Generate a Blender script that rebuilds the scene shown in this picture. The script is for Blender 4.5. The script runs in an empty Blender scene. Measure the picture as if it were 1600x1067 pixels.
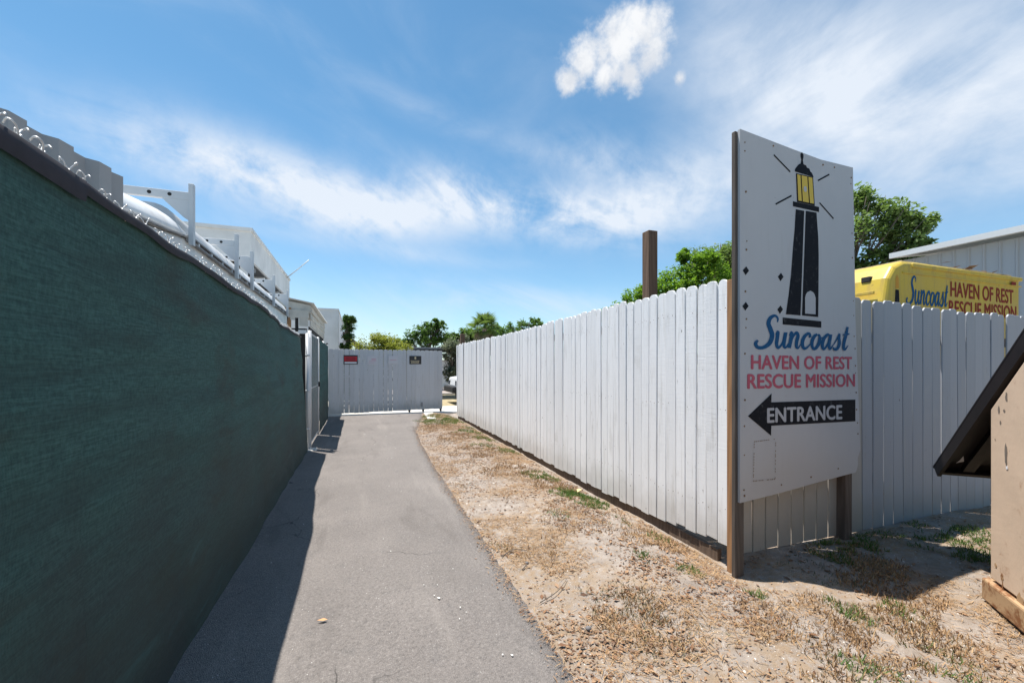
import bpy, bmesh, math, random
import numpy as np
from mathutils import Vector, Matrix
R = math.radians
S = bpy.context.scene
COL = S.collection
rng = np.random.default_rng(7)
random.seed(5)

# ------------------------------------------------------------------ camera
cam_d = bpy.data.cameras.new('camera'); cam = bpy.data.objects.new('camera', cam_d); COL.objects.link(cam)
cam_d.sensor_width = 36.0; cam_d.lens = 15.0; cam_d.shift_y = 0.026
cam_d.clip_start = 0.05; cam_d.clip_end = 3000
cam.location = (0, 0, 1.4); cam.rotation_euler = (R(90), 0, R(-19.94))
S.camera = cam

# ------------------------------------------------------------------ exposure
S.view_settings.view_transform = 'Standard'; S.view_settings.look = 'None'
S.view_settings.gamma = 1; S.view_settings.use_curve_mapping = False
S.view_settings.exposure = 0.72
S.cycles.max_bounces = 8; S.cycles.transparent_max_bounces = 8

# ------------------------------------------------------------------ sun
sun_d = bpy.data.lights.new('sun', 'SUN'); sun_d.energy = 5.0; sun_d.angle = R(0.55); sun_d.color = (1.0, 0.95, 0.88)
sun = bpy.data.objects.new('sun', sun_d); COL.objects.link(sun)
TRAVEL = Vector((0.215, -0.203, -1.0)).normalized()
sun.rotation_euler = TRAVEL.to_track_quat('-Z', 'Y').to_euler(); sun.location = (-5, 5, 30)
SUN_EL = math.asin(-TRAVEL.z); SUN_ROT = math.atan2(-TRAVEL.x, -TRAVEL.y)

# ------------------------------------------------------------------ sky
world = bpy.data.worlds.new('World'); S.world = world; world.use_nodes = True
def build_sky():
    nt = world.node_tree; nt.nodes.clear()
    def new(t): return nt.nodes.new(t)
    def put(sock, v):
        if hasattr(v, 'is_output'): nt.links.new(v, sock)
        else: sock.default_value = v
    def m(op, a, b=0.0, c=0.0, clamp=False):
        n = new('ShaderNodeMath'); n.operation = op; n.use_clamp = clamp
        put(n.inputs[0], a); put(n.inputs[1], b); put(n.inputs[2], c); return n.outputs[0]
    def dot(a, v):
        n = new('ShaderNodeVectorMath'); n.operation = 'DOT_PRODUCT'; put(n.inputs[0], a); n.inputs[1].default_value = v
        return n.outputs['Value']
    def smooth(v, a, b):
        n = new('ShaderNodeMapRange'); n.interpolation_type = 'SMOOTHSTEP'
        put(n.inputs[0], v); n.inputs[1].default_value = a; n.inputs[2].default_value = b; return n.outputs[0]
    def noise(vec, scale, detail=6, rough=0.55, dist=0.0):
        n = new('ShaderNodeTexNoise'); put(n.inputs['Vector'], vec); n.inputs['Scale'].default_value = scale
        n.inputs['Detail'].default_value = detail; n.inputs['Roughness'].default_value = rough; n.inputs['Distortion'].default_value = dist
        return n.outputs['Fac']
    d = new('ShaderNodeTexCoord').outputs['Generated']
    sep = new('ShaderNodeSeparateXYZ'); nt.links.new(d, sep.inputs[0])
    az = m('MULTIPLY', m('ARCTAN2', sep.outputs[0], sep.outputs[1]), 57.29578)
    el = m('MULTIPLY', m('ARCSINE', sep.outputs[2]), 57.29578)
    # streaked cirrus coordinates: long along one direction of the sky, short across it
    def streak(ang, stretch):
        a = R(ang); r = Vector((0.94, -0.34, 0)); u = Vector((0, 0, 1)); f = Vector((0.34, 0.94, 0))
        t = r * math.cos(a) + u * math.sin(a); b = u * math.cos(a) - r * math.sin(a)
        c = new('ShaderNodeCombineXYZ')
        put(c.inputs[0], m('MULTIPLY', dot(d, t), 1.0 / stretch)); put(c.inputs[1], dot(d, b)); put(c.inputs[2], m('MULTIPLY', dot(d, f), 0.6))
        return c.outputs[0]
    n1 = noise(streak(-24, 3.2), 7.5, 9, 0.62, 0.5)
    n2 = noise(streak(-14, 1.7), 4.0, 8, 0.58, 0.6)
    n3 = noise(d, 13.0, 9, 0.62, 0.3)
    n4 = noise(streak(20, 3.0), 9.0, 8, 0.6, 0.4)
    def gauss(a0, e0, sa, se, rot, amp):
        c, s = math.cos(R(rot)), math.sin(R(rot))
        x = m('SUBTRACT', az, a0); y = m('SUBTRACT', el, e0)
        p = m('MULTIPLY', m('MULTIPLY_ADD', x, c, m('MULTIPLY', y, s)), 1.0 / sa)
        q = m('MULTIPLY', m('MULTIPLY_ADD', x, -s, m('MULTIPLY', y, c)), 1.0 / se)
        return m('MULTIPLY', m('EXPONENT', m('MULTIPLY', m('MULTIPLY_ADD', p, p, m('MULTIPLY', q, q)), -1.0)), amp)
    def total(lst):
        t = 0.0
        for g in lst: t = m('ADD', gauss(*g), t)
        return t
    # long cirrus bank from left to right, and the veil on the right
    bank = total([(-19, 21.5, 9, 3.0, 0, .50), (-8, 20.5, 10, 3.4, -10, .75), (3, 19.6, 10, 3.3, -3, .85), (13, 21.6, 6.0, 2.7, -18, .85),
                  (23, 20.0, 9, 3.0, -12, .80), (33, 19.5, 8, 3.4, -5, .72), (42, 21, 7, 4.5, 0, .55), (30, 26, 7, 2.6, -10, .40)])
    veil = total([(50, 33, 11, 7, -25, .62), (60, 27, 12, 7, -20, .64), (68, 22, 14, 7, -20, .58), (53, 22, 9, 5, 0, .60), (76, 28, 12, 12, 0, .50), (66, 16.5, 9, 2.2, 0, .55)])
    faint = total([(14, 29, 26, 1.4, -14, .34), (-12, 31, 14, 1.2, -16, .2), (20, 9, 18, 2.2, -4, .40), (4, 14.6, 22, 1.0, -3, .25), (0, 3.0, 70, 5.5, 0, .50)])
    bfac = m('MULTIPLY', bank, m('MULTIPLY', smooth(m('ADD', m('MULTIPLY', n1, .62), m('MULTIPLY', n3, .38)), .30, .62), 1.25))
    vfac = m('MULTIPLY', veil, smooth(m('ADD', m('MULTIPLY', n2, .5), m('MULTIPLY', n4, .5)), .16, .72))
    ffac = m('MULTIPLY', faint, smooth(n1, .30, .75))
    # general thin cirrus over the rest of the sky
    rest = m('MULTIPLY', smooth(n2, .42, .85), .22)
    cir = m('MINIMUM', m('ADD', m('ADD', bfac, vfac), m('ADD', ffac, rest)), .94)
    # one small cumulus
    def lobe(x, y, z, r):
        n = new('ShaderNodeVectorMath'); n.operation = 'DISTANCE'; put(n.inputs[0], d); n.inputs[1].default_value = (x, y, z)
        return m('SUBTRACT', 1.0, m('MULTIPLY', n.outputs['Value'], 1.0 / r))
    cm = -9.0
    for lb in [(0.4784, 0.6396, 0.6017, 0.0462), (0.4499, 0.6712, 0.5892, 0.0483), (0.4082, 0.7078, 0.5766, 0.0441), (0.3833, 0.7376, 0.556, 0.0231), (0.5081, 0.6458, 0.5698, 0.0357), (0.4839, 0.6799, 0.551, 0.0294), (0.4435, 0.7041, 0.5547, 0.0294), (0.5588, 0.6342, 0.5343, 0.0136), (0.4667, 0.6313, 0.6194, 0.0231)]: cm = m('SMOOTH_MAX', lobe(*lb[:3], lb[3] * 1.5), cm, .6)
    cb = m('ADD', cm, m('MULTIPLY', m('SUBTRACT', m('ADD', m('MULTIPLY', noise(d, 16.0, 10, .60, .2), .65), m('MULTIPLY', noise(d, 48.0, 6, .6), .35)), .5), 2.0))
    cum = m('MULTIPLY', smooth(cb, .15, .85), smooth(cm, -.45, .35))
    sky = new('ShaderNodeTexSky'); sky.sky_type = 'NISHITA'; sky.sun_disc = False
    sky.sun_elevation = SUN_EL; sky.sun_rotation = SUN_ROT; sky.air_density = 1.0; sky.dust_density = 0.25; sky.ozone_density = 3.0
    def mix(f, a, b):
        n = new('ShaderNodeMix'); n.data_type = 'RGBA'; put(n.inputs[0], f); put(n.inputs[6], a); put(n.inputs[7], b); return n.outputs[2]
    tint = new('ShaderNodeMix'); tint.data_type = 'RGBA'; tint.blend_type = 'MULTIPLY'; tint.inputs[0].default_value = 1.0
    nt.links.new(sky.outputs[0], tint.inputs[6]); put(tint.inputs[7], mix(smooth(el, 0, 34), (.86, 1.0, 1.0, 1), (.67, .98, .98, 1)))
    base = mix(cir, tint.outputs[2], (5.1, 5.5, 6.05, 1))
    full = mix(cum, base, mix(smooth(m('ADD', m('MULTIPLY', noise(d, 19.0, 8, .6, .3), .7), m('MULTIPLY', m('SUBTRACT', el, 32.0), .03)), .36, .56), (4.5, 4.75, 5.15, 1), (5.75, 5.85, 6.0, 1)))
    bg = new('ShaderNodeBackground'); bg.inputs['Strength'].default_value = 0.100
    nt.links.new(full, bg.inputs['Color'])
    out = new('ShaderNodeOutputWorld'); nt.links.new(bg.outputs[0], out.inputs[0])
build_sky()

# ================================================================== helpers
class Mat:
    """Small wrapper round one Principled material."""
    def __init__(s, name, color=(.5, .5, .5), rough=.7, metal=0.0, spec=.4):
        s.m = bpy.data.materials.new(name); s.m.use_nodes = True; s.nt = s.m.node_tree
        s.b = s.nt.nodes['Principled BSDF']; s.i = s.b.inputs
        s.i['Base Color'].default_value = (*color, 1); s.i['Roughness'].default_value = rough
        s.i['Metallic'].default_value = metal; s.i['Specular IOR Level'].default_value = spec
    def put(s, sock, v):
        if hasattr(v, 'is_output'): s.nt.links.new(v, sock)
        elif isinstance(v, tuple) and len(v) == 3 and sock.type == 'RGBA': sock.default_value = (*v, 1)
        else: sock.default_value = v
    def co(s, scale=(1, 1, 1), kind='Object', rnd=False):
        c = s.nt.nodes.new('ShaderNodeTexCoord').outputs[kind]
        if rnd:
            o = s.nt.nodes.new('ShaderNodeObjectInfo').outputs['Random']
            a = s.nt.nodes.new('ShaderNodeVectorMath'); a.operation = 'ADD'
            k = s.math('MULTIPLY', o, 57.0); s.nt.links.new(c, a.inputs[0]); s.nt.links.new(k, a.inputs[1]); c = a.outputs[0]
        mp = s.nt.nodes.new('ShaderNodeMapping'); mp.inputs['Scale'].default_value = scale; s.nt.links.new(c, mp.inputs[0])
        return mp.outputs[0]
    def rnd(s): return s.nt.nodes.new('ShaderNodeObjectInfo').outputs['Random']
    def isl(s): return s.nt.nodes.new('ShaderNodeNewGeometry').outputs['Random Per Island']
    def noise(s, vec, scale, detail=4, rough=.55, dist=0.0):
        n = s.nt.nodes.new('ShaderNodeTexNoise'); s.nt.links.new(vec, n.inputs['Vector'])
        n.inputs['Scale'].default_value = scale; n.inputs['Detail'].default_value = detail
        n.inputs['Roughness'].default_value = rough; n.inputs['Distortion'].default_value = dist; return n.outputs['Fac']
    def voro(s, vec, scale, feat='F1'):
        n = s.nt.nodes.new('ShaderNodeTexVoronoi'); n.feature = feat; s.nt.links.new(vec, n.inputs['Vector']); n.inputs['Scale'].default_value = scale
        return n.outputs['Distance']
    def wave(s, vec, scale, axis='X', dist=0.0):
        n = s.nt.nodes.new('ShaderNodeTexWave'); n.bands_direction = axis; s.nt.links.new(vec, n.inputs['Vector'])
        n.inputs['Scale'].default_value = scale; n.inputs['Distortion'].default_value = dist; return n.outputs['Fac']
    def ss(s, v, a, b):
        n = s.nt.nodes.new('ShaderNodeMapRange'); n.interpolation_type = 'SMOOTHSTEP'
        s.put(n.inputs[0], v); n.inputs[1].default_value = a; n.inputs[2].default_value = b; return n.outputs[0]
    def math(s, op, a, b=0.0, c=0.0):
        n = s.nt.nodes.new('ShaderNodeMath'); n.operation = op
        s.put(n.inputs[0], a); s.put(n.inputs[1], b); s.put(n.inputs[2], c); return n.outputs[0]
    def ramp(s, fac, stops):
        n = s.nt.nodes.new('ShaderNodeValToRGB'); e = n.color_ramp.elements
        while len(e) < len(stops): e.new(.5)
        for k, (p, c) in enumerate(stops): e[k].position = p; e[k].color = (*c, 1)
        s.put(n.inputs[0], fac); return n.outputs[0]
    def mix(s, f, a, b, mode='MIX'):
        n = s.nt.nodes.new('ShaderNodeMix'); n.data_type = 'RGBA'; n.blend_type = mode
        s.put(n.inputs[0], f); s.put(n.inputs[6], a); s.put(n.inputs[7], b); return n.outputs[2]
    def color(s, v): s.put(s.i['Base Color'], v); return s
    def rough(s, v): s.put(s.i['Roughness'], v); return s
    def bump(s, h, strength=.3, dist=.01):
        n = s.nt.nodes.new('ShaderNodeBump'); n.inputs['Strength'].default_value = strength; n.inputs['Distance'].default_value = dist
        s.put(n.inputs['Height'], h); s.nt.links.new(n.outputs[0], s.i['Normal']); return s
    def sep(s, vec):
        n = s.nt.nodes.new('ShaderNodeSeparateXYZ'); s.nt.links.new(vec, n.inputs[0]); return n.outputs
    def translucent(s, col, fac):
        t = s.nt.nodes.new('ShaderNodeBsdfTranslucent'); s.put(t.inputs[0], col)
        mx = s.nt.nodes.new('ShaderNodeMixShader'); mx.inputs[0].default_value = fac
        s.nt.links.new(s.b.outputs[0], mx.inputs[1]); s.nt.links.new(t.outputs[0], mx.inputs[2])
        s.nt.links.new(mx.outputs[0], s.nt.nodes['Material Output'].inputs[0]); return s

def empty(name, loc, rz=0.0):
    o = bpy.data.objects.new(name, None); o.location = loc; o.rotation_euler = (0, 0, rz); o.empty_display_size = .2
    COL.objects.link(o); return o
def tag(o, label, cat, group=None):
    o['label'] = label; o['category'] = cat
    if group: o['group'] = group
    return o
def link(name, me, mat=None, parent=None, loc=None, smooth=False):
    if mat is not None:
        for k in (mat if isinstance(mat, (list, tuple)) else [mat]): me.materials.append(k.m if isinstance(k, Mat) else k)
    if smooth: me.polygons.foreach_set('use_smooth', np.ones(len(me.polygons), bool))
    o = bpy.data.objects.new(name, me); COL.objects.link(o)
    if parent is not None: o.parent = parent
    if loc is not None: o.location = loc
    return o
def bevel(o, w, seg=2):
    b = o.modifiers.new('bevel', 'BEVEL'); b.width = w; b.segments = seg; b.limit_method = 'ANGLE'; b.angle_limit = R(40); return o

class MB:
    """Collects shapes and links them as one mesh object."""
    def __init__(s, org=(0, 0, 0)): s.v = []; s.f = []; s.org = Vector(org)
    def add(s, vs, fs):
        n = len(s.v); s.v += [Vector(p) - s.org for p in vs]; s.f += [tuple(i + n for i in f) for f in fs]; return s
    def box(s, a, b, mtx=None):
        x0, y0, z0 = a; x1, y1, z1 = b
        vs = [Vector(p) for p in ((x0, y0, z0), (x1, y0, z0), (x1, y1, z0), (x0, y1, z0), (x0, y0, z1), (x1, y0, z1), (x1, y1, z1), (x0, y1, z1))]
        if mtx is not None: vs = [mtx @ p for p in vs]
        return s.add(vs, [(3, 2, 1, 0), (4, 5, 6, 7), (0, 1, 5, 4), (1, 2, 6, 5), (2, 3, 7, 6), (3, 0, 4, 7)])
    def prism(s, pts, d, cap=True):
        """pts: list of 3-D points of a closed outline; d: extrusion vector."""
        n = len(pts); d = Vector(d); vs = [Vector(p) for p in pts] + [Vector(p) + d for p in pts]
        fs = [(i, (i + 1) % n, n + (i + 1) % n, n + i) for i in range(n)]
        if cap: fs += [tuple(range(n - 1, -1, -1)), tuple(range(n, 2 * n))]
        return s.add(vs, fs)
    def loft(s, loops, closed=True, caps=True):
        n = len(loops[0]); vs = [p for l in loops for p in l]; fs = []
        for k in range(len(loops) - 1):
            for i in range(n if closed else n - 1):
                j = (i + 1) % n; fs.append((k * n + i, k * n + j, (k + 1) * n + j, (k + 1) * n + i))
        if caps: fs += [tuple(range(n - 1, -1, -1)), tuple(range((len(loops) - 1) * n, len(loops) * n))]
        return s.add(vs, fs)
    def tube(s, pts, r, n=8, caps=True):
        pts = [Vector(p) for p in pts]; rs = r if isinstance(r, (list, tuple)) else [r] * len(pts); loops = []
        up = Vector((0, 0, 1)); u = None
        for k, p in enumerate(pts):
            t = (pts[min(k + 1, len(pts) - 1)] - pts[max(k - 1, 0)]).normalized()
            if u is None: u = t.cross(up if abs(t.z) < .9 else Vector((1, 0, 0))).normalized()
            else: u = (u - t * u.dot(t)).normalized()
            w = t.cross(u)
            loops.append([p + (u * math.cos(a) + w * math.sin(a)) * rs[k] for a in (2 * math.pi * i / n for i in range(n))])
        return s.loft(loops, True, caps)
    def mesh(s, name):
        me = bpy.data.meshes.new(name); me.from_pydata([tuple(p) for p in s.v], [], s.f)
        bm = bmesh.new(); bm.from_mesh(me); bmesh.ops.recalc_face_normals(bm, faces=bm.faces); bm.to_mesh(me); bm.free()
        return me
    def build(s, name, mat, parent=None, smooth=False, loc=None): return link(name, s.mesh(name), mat, parent, loc, smooth)

def fastmesh(name, V, F):
    V = np.asarray(V, np.float32); F = np.asarray(F, np.int32); me = bpy.data.meshes.new(name)
    me.vertices.add(len(V)); me.vertices.foreach_set('co', V.ravel())
    me.loops.add(F.size); me.loops.foreach_set('vertex_index', F.ravel())
    me.polygons.add(len(F)); me.polygons.foreach_set('loop_start', np.arange(0, F.size, F.shape[1], dtype=np.int32))
    me.update(calc_edges=True); me.validate(); return me
def rotmats(n, tilt, yaw=None):
    """random yaw, then a tilt of up to `tilt` radians about a random horizontal axis."""
    yaw = rng.uniform(0, 2 * np.pi, n) if yaw is None else yaw
    c, s = np.cos(yaw), np.sin(yaw); Z = np.zeros((n, 3, 3)); Z[:, 0, 0] = c; Z[:, 0, 1] = -s; Z[:, 1, 0] = s; Z[:, 1, 1] = c; Z[:, 2, 2] = 1
    a = rng.uniform(0, 2 * np.pi, n); t = np.asarray(tilt) * rng.uniform(-1, 1, n) if np.isscalar(tilt) else np.asarray(tilt)
    ax = np.stack([np.cos(a), np.sin(a), np.zeros(n)], 1); K = np.zeros((n, 3, 3))
    K[:, 0, 2] = ax[:, 1]; K[:, 1, 2] = -ax[:, 0]; K[:, 2, 0] = -ax[:, 1]; K[:, 2, 1] = ax[:, 0]
    I = np.eye(3)[None]; T = I + np.sin(t)[:, None, None] * K + (1 - np.cos(t))[:, None, None] * (K @ K)
    return T @ Z
def scatter(name, tv, tf, pos, rot, scl, mat, parent=None, smooth=False):
    tv = np.asarray(tv, float); tf = np.asarray(tf); n = len(pos); scl = np.asarray(scl)
    sv = tv[None] * (scl[:, None, None] if scl.ndim == 1 else scl[:, None, :])
    V = np.einsum('nij,nkj->nki', rot, sv) + np.asarray(pos)[:, None]
    F = tf[None] + (np.arange(n) * len(tv))[:, None, None]
    return link(name, fastmesh(name, V.reshape(-1, 3), F.reshape(-1, tf.shape[1])), mat, parent, None, smooth)
_lat = np.random.default_rng(3).random((256, 256))
def vnoise(x, y, f):
    x = np.asarray(x) * f + 91.3; y = np.asarray(y) * f + 47.7; i = np.floor(x).astype(int); j = np.floor(y).astype(int)
    u = x - i; v = y - j; u = u * u * (3 - 2 * u); v = v * v * (3 - 2 * v); g = lambda a, b: _lat[a % 256, b % 256]
    return (g(i, j) * (1 - u) + g(i + 1, j) * u) * (1 - v) + (g(i, j + 1) * (1 - u) + g(i + 1, j + 1) * u) * v
def fbm(x, y, f, o=4): return sum(vnoise(x, y, f * 2 ** k) * .5 ** k for k in range(o)) / sum(.5 ** k for k in range(o))
def catmull(P, k=6):
    P = [np.array(p, float) for p in P]; Q = [2 * P[0] - P[1]] + P + [2 * P[-1] - P[-2]]; out = []
    for i in range(1, len(Q) - 2):
        for t in np.linspace(0, 1, k, endpoint=False):
            a, b, c, d = Q[i - 1:i + 3]
            out.append(.5 * (2 * b + (c - a) * t + (2 * a - 5 * b + 4 * c - d) * t * t + (3 * b - a - 3 * c + d) * t ** 3))
    out.append(P[-1]); return out

# ================================================================== materials
def white_paint(name, base, dirt=.35, z_dirt=.25, wear=True):
    m = Mat(name, base, .62)
    c = m.co((1, 1, 1), rnd=True); st = m.co((16, 16, 1.1), rnd=True); fine = m.co((70, 70, 3), rnd=True)
    streak = m.noise(st, 1.6, 5, .6, .4); blot = m.noise(c, 3.5, 5, .6)
    tint = m.mix(m.rnd(), tuple(b * .93 for b in base), tuple(min(b * 1.03, .88) for b in base))
    col = m.mix(m.math('MULTIPLY', m.ss(streak, .50, .80), dirt), tint, (.42, .40, .36))
    col = m.mix(m.math('MULTIPLY', m.ss(blot, .58, .78), dirt * .6), col, (.47, .46, .43))
    z = m.sep(m.co((1, 1, 1)))[2]
    low = m.math('MULTIPLY', m.ss(m.math('ADD', z, m.math('MULTIPLY', blot, -.5)), .12, -.22), z_dirt)
    col = m.mix(low, col, (.33, .29, .23))
    if wear:
        k = m.voro(m.co((9, 9, 5), rnd=True), 1.0); kn = m.math('MULTIPLY', m.ss(k, .085, .045), m.ss(m.noise(m.co((3, 3, 3), rnd=True), 2, 2), .52, .62))
        col = m.mix(kn, col, (.12, .10, .08))
        chip = m.math('MULTIPLY', m.ss(m.noise(m.co((34, 34, 6), rnd=True), 1.7, 4, .6), .67, .74), .75)
        col = m.mix(chip, col, (.26, .22, .18))
    saw = m.noise(m.co((3, 3, 120), rnd=True), 1.0, 3, .6)
    m.color(col).bump(m.math('ADD', m.math('ADD', m.noise(fine, 1.5, 4, .6), m.math('MULTIPLY', streak, .7)), m.math('MULTIPLY', saw, .6)), .45, .004)
    return m
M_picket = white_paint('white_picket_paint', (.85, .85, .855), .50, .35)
M_picket_shade = white_paint('shaded_cream_picket_paint', (.43, .40, .36), .42, .45)  # white picket paint with shade and cream bounce light put into its colour
M_picket_front = white_paint('shaded_picket_paint', (.36, .37, .395), .42, .4)  # same white picket paint, darkened so the colour itself carries the fence's shade
M_gate_board = white_paint('grey_white_gate_paint', (.57, .575, .59), .5, .4)

def wood(name, a, b, rough=.85):
    m = Mat(name, a, rough); st = m.co((22, 22, 1.3), rnd=True)
    g = m.noise(st, 1.3, 6, .65, 1.2); r = m.wave(m.co((6, 6, .5), rnd=True), 2.2, 'DIAGONAL', 6.0)
    col = m.mix(g, a, b); col = m.mix(m.math('MULTIPLY', r, .35), col, tuple(x * .45 for x in a))
    m.color(col).bump(g, .5, .006); return m
M_brown_post = wood('weathered_brown_wood', (.105, .060, .038), (.23, .15, .10))
M_grey_post = wood('grey_brown_wood', (.075, .06, .05), (.155, .128, .108))
M_rail = wood('brown_rail_wood', (.10, .065, .045), (.21, .15, .11))
M_fresh = wood('orange_brown_wood', (.30, .15, .065), (.46, .26, .13))

def metal(name, c, rough=.45, spot=.25, mtl=.7):
    m = Mat(name, c, rough, mtl); n = m.noise(m.co((5, 5, 5)), 3, 5, .6)
    m.color(m.mix(m.math('MULTIPLY', n, spot), c, tuple(x * .6 for x in c))); return m
M_galv = metal('galvanised_steel', (.60, .61, .62), .5, .3, .3)
M_wire = metal('bright_wire', (.58, .585, .59), .5, .25, .45)
M_black = Mat('black_rubber', (.015, .015, .016), .7)

def plainmat(name, c, rough=.6, var=.15, sc=6, spec=.4):
    m = Mat(name, c, rough, 0, spec); n = m.noise(m.co((1, 1, 1)), sc, 6, .62)
    m.color(m.mix(m.ss(n, .35, .75), c, tuple(x * (1 - var * 2) for x in c))).bump(n, .1, .004); return m
M_offwhite = plainmat('off_white_wall', (.78, .78, .77), .8, .09, 1.2)
M_van = plainmat('white_van_paint', (.78, .78, .77), .4, .13, 3)
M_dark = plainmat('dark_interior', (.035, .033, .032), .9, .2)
M_greytrim = plainmat('grey_trim', (.30, .30, .31), .6, .15, 5)
M_concrete = plainmat('pale_concrete', (.55, .53, .49), .9, .14, 7)
M_glass = Mat('dark_glass', (.02, .025, .03), .08, 0, .6)

def fabric():
    m = Mat('green_privacy_mesh', (.02, .05, .05), .8)
    co = m.co((1, 1, 1)); pos = m.sep(co)
    weave = m.math('MULTIPLY', m.wave(m.co((1, 1, 1)), 95, 'Z', .4), m.wave(m.co((1, 1, 1)), 70, 'Y', .4))
    thread = m.math('ADD', m.math('MULTIPLY', m.noise(m.co((1, 9, 150)), 1.0, 4, .7), .55), m.math('MULTIPLY', m.noise(m.co((1, 60, 45)), 1.0, 4, .7), .45))
    band = m.noise(m.co((1, .7, 9)), 1.0, 5, .6, .8); low_noise = m.noise(m.co((1, .8, 1.4)), 1.3, 4, .6)
    col = m.mix(m.ss(thread, .36, .66), (.017, .060, .054), (.058, .150, .136))
    col = m.mix(m.math('MULTIPLY', m.ss(band, .44, .62), .45), col, (.022, .050, .045))
    low = m.ss(m.math('ADD', pos[2], m.math('MULTIPLY', low_noise, -1.3)), .7, -.45)
    col = m.mix(m.math('MULTIPLY', low, .75), col, (.038, .040, .038))  # greyer and darker towards the bottom, with an uneven edge
    fade = m.noise(m.co((1, 1.6, 5)), 1.0, 5, .65, 1.0); col = m.mix(m.math('MULTIPLY', m.ss(fade, .58, .74), .5), col, (.055, .125, .12))
    brown = m.noise(m.co((1, 1.1, 2.6)), 1.3, 4, .6); col = m.mix(m.math('MULTIPLY', m.ss(brown, .54, .7), .55), col, (.040, .046, .036))
    m.color(col).bump(m.math('ADD', m.math('MULTIPLY', weave, .6), m.math('MULTIPLY', thread, 1.5)), .8, .004)
    m.translucent((.03, .11, .10), .03); return m
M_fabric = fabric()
M_binding = plainmat('dark_binding_tape', (.022, .018, .026), .75, .2, 20)

def asphalt():
    m = Mat('worn_asphalt', (.12, .115, .11), .9)
    co = m.co((1, 1, 1)); big = m.noise(co, 1.1, 5, .6); mid = m.noise(co, 7, 5, .6); fine = m.noise(co, 150, 3, .7); agg = m.voro(co, 190)
    col = m.ramp(big, [(.3, (.165, .147, .136)), (.7, (.220, .196, .180))])
    col = m.mix(m.math('MULTIPLY', m.ss(mid, .5, .8), .45), col, (.13, .122, .118))
    gr = m.noise(co, 58, 4, .75)
    col = m.mix(m.math('MULTIPLY', m.ss(gr, .50, .68), .6), col, (.075, .068, .063))
    col = m.mix(m.math('MULTIPLY', m.ss(gr, .46, .32), .45), col, (.33, .30, .28))
    col = m.mix(m.math('MULTIPLY', m.ss(fine, .40, .75), .45), col, (.085, .08, .078))
    col = m.mix(m.math('MULTIPLY', m.ss(fine, .46, .25), .5), col, (.36, .34, .32))
    stain = m.noise(m.co((1.6, .5, 1)), 1.6, 5, .62, .8); col = m.mix(m.math('MULTIPLY', m.ss(stain, .54, .68), .35), col, (.10, .088, .08))
    wear = m.noise(m.co((2.2, .25, 1)), 1.2, 4, .6); col = m.mix(m.math('MULTIPLY', m.ss(wear, .52, .70), .30), col, (.30, .27, .245))
    wob = m.co((1, 1, 1)); wn = m.nt.nodes.new('ShaderNodeVectorMath'); wn.operation = 'ADD'
    tx = m.nt.nodes.new('ShaderNodeTexNoise'); tx.inputs['Scale'].default_value = 5; m.nt.links.new(wob, tx.inputs['Vector']); sc_ = m.nt.nodes.new('ShaderNodeVectorMath'); sc_.operation = 'SCALE'; sc_.inputs['Scale'].default_value = .18
    m.nt.links.new(tx.outputs['Color'], sc_.inputs[0]); m.nt.links.new(wob, wn.inputs[0]); m.nt.links.new(sc_.outputs[0], wn.inputs[1])
    ck = m.voro(wn.outputs[0], .85, 'DISTANCE_TO_EDGE'); crack = m.math('MULTIPLY', m.ss(ck, .0045, .0015), m.ss(m.noise(co, .9, 2), .50, .58)); col = m.mix(m.math('MULTIPLY', crack, .7), col, (.04, .036, .033))
    speck = m.math('MULTIPLY', m.ss(m.voro(co, 34), .11, .06), m.ss(m.noise(co, 5, 2), .52, .60))
    col = m.mix(speck, col, (.55, .53, .50))
    drop = m.math('MULTIPLY', m.ss(m.voro(m.co((3, 1.4, 1)), 4.3), .055, .035), m.ss(m.noise(co, 2.3, 1), .56, .60))
    col = m.mix(drop, col, (.68, .67, .64))
    m.color(col).bump(m.math('ADD', fine, m.math('MULTIPLY', agg, .8)), .75, .006); return m
M_asphalt = asphalt()

def sand():
    m = Mat('sandy_soil', (.4, .34, .28), .95)
    co = m.co((1, 1, 1)); a = m.noise(co, 1.2, 5, .6); b = m.noise(co, 9, 6, .65); f = m.noise(co, 90, 4, .7); w = m.noise(co, 2.6, 4, .6, .6)
    col = m.ramp(b, [(.25, (.19, .155, .127)), (.5, (.290, .247, .212)), (.75, (.38, .332, .290))])
    mat_ = m.noise(co, 22, 5, .7); col = m.mix(m.math('MULTIPLY', m.math('MULTIPLY', m.ss(a, .42, .58), m.ss(mat_, .36, .58)), .70), col, (.28, .19, .108))
    col = m.mix(m.math('MULTIPLY', m.ss(w, .56, .72), .5), col, (.18, .14, .11))
    col = m.mix(m.math('MULTIPLY', m.ss(f, .55, .8), .55), col, (.17, .135, .105))
    sh = m.math('MULTIPLY', m.ss(m.voro(co, 48), .14, .08), .8); col = m.mix(m.math('MULTIPLY', sh, m.ss(a, .40, .55)), col, (.66, .62, .57))
    m.color(col).bump(m.math('ADD', f, m.math('MULTIPLY', b, 1.2)), .8, .012); return m
M_sand = sand()
M_ground = plainmat('yard_ground', (.36, .33, .28), .95, .2, 3)
M_road = plainmat('pinkish_road', (.34, .29, .265), .95, .1, 2)

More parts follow.
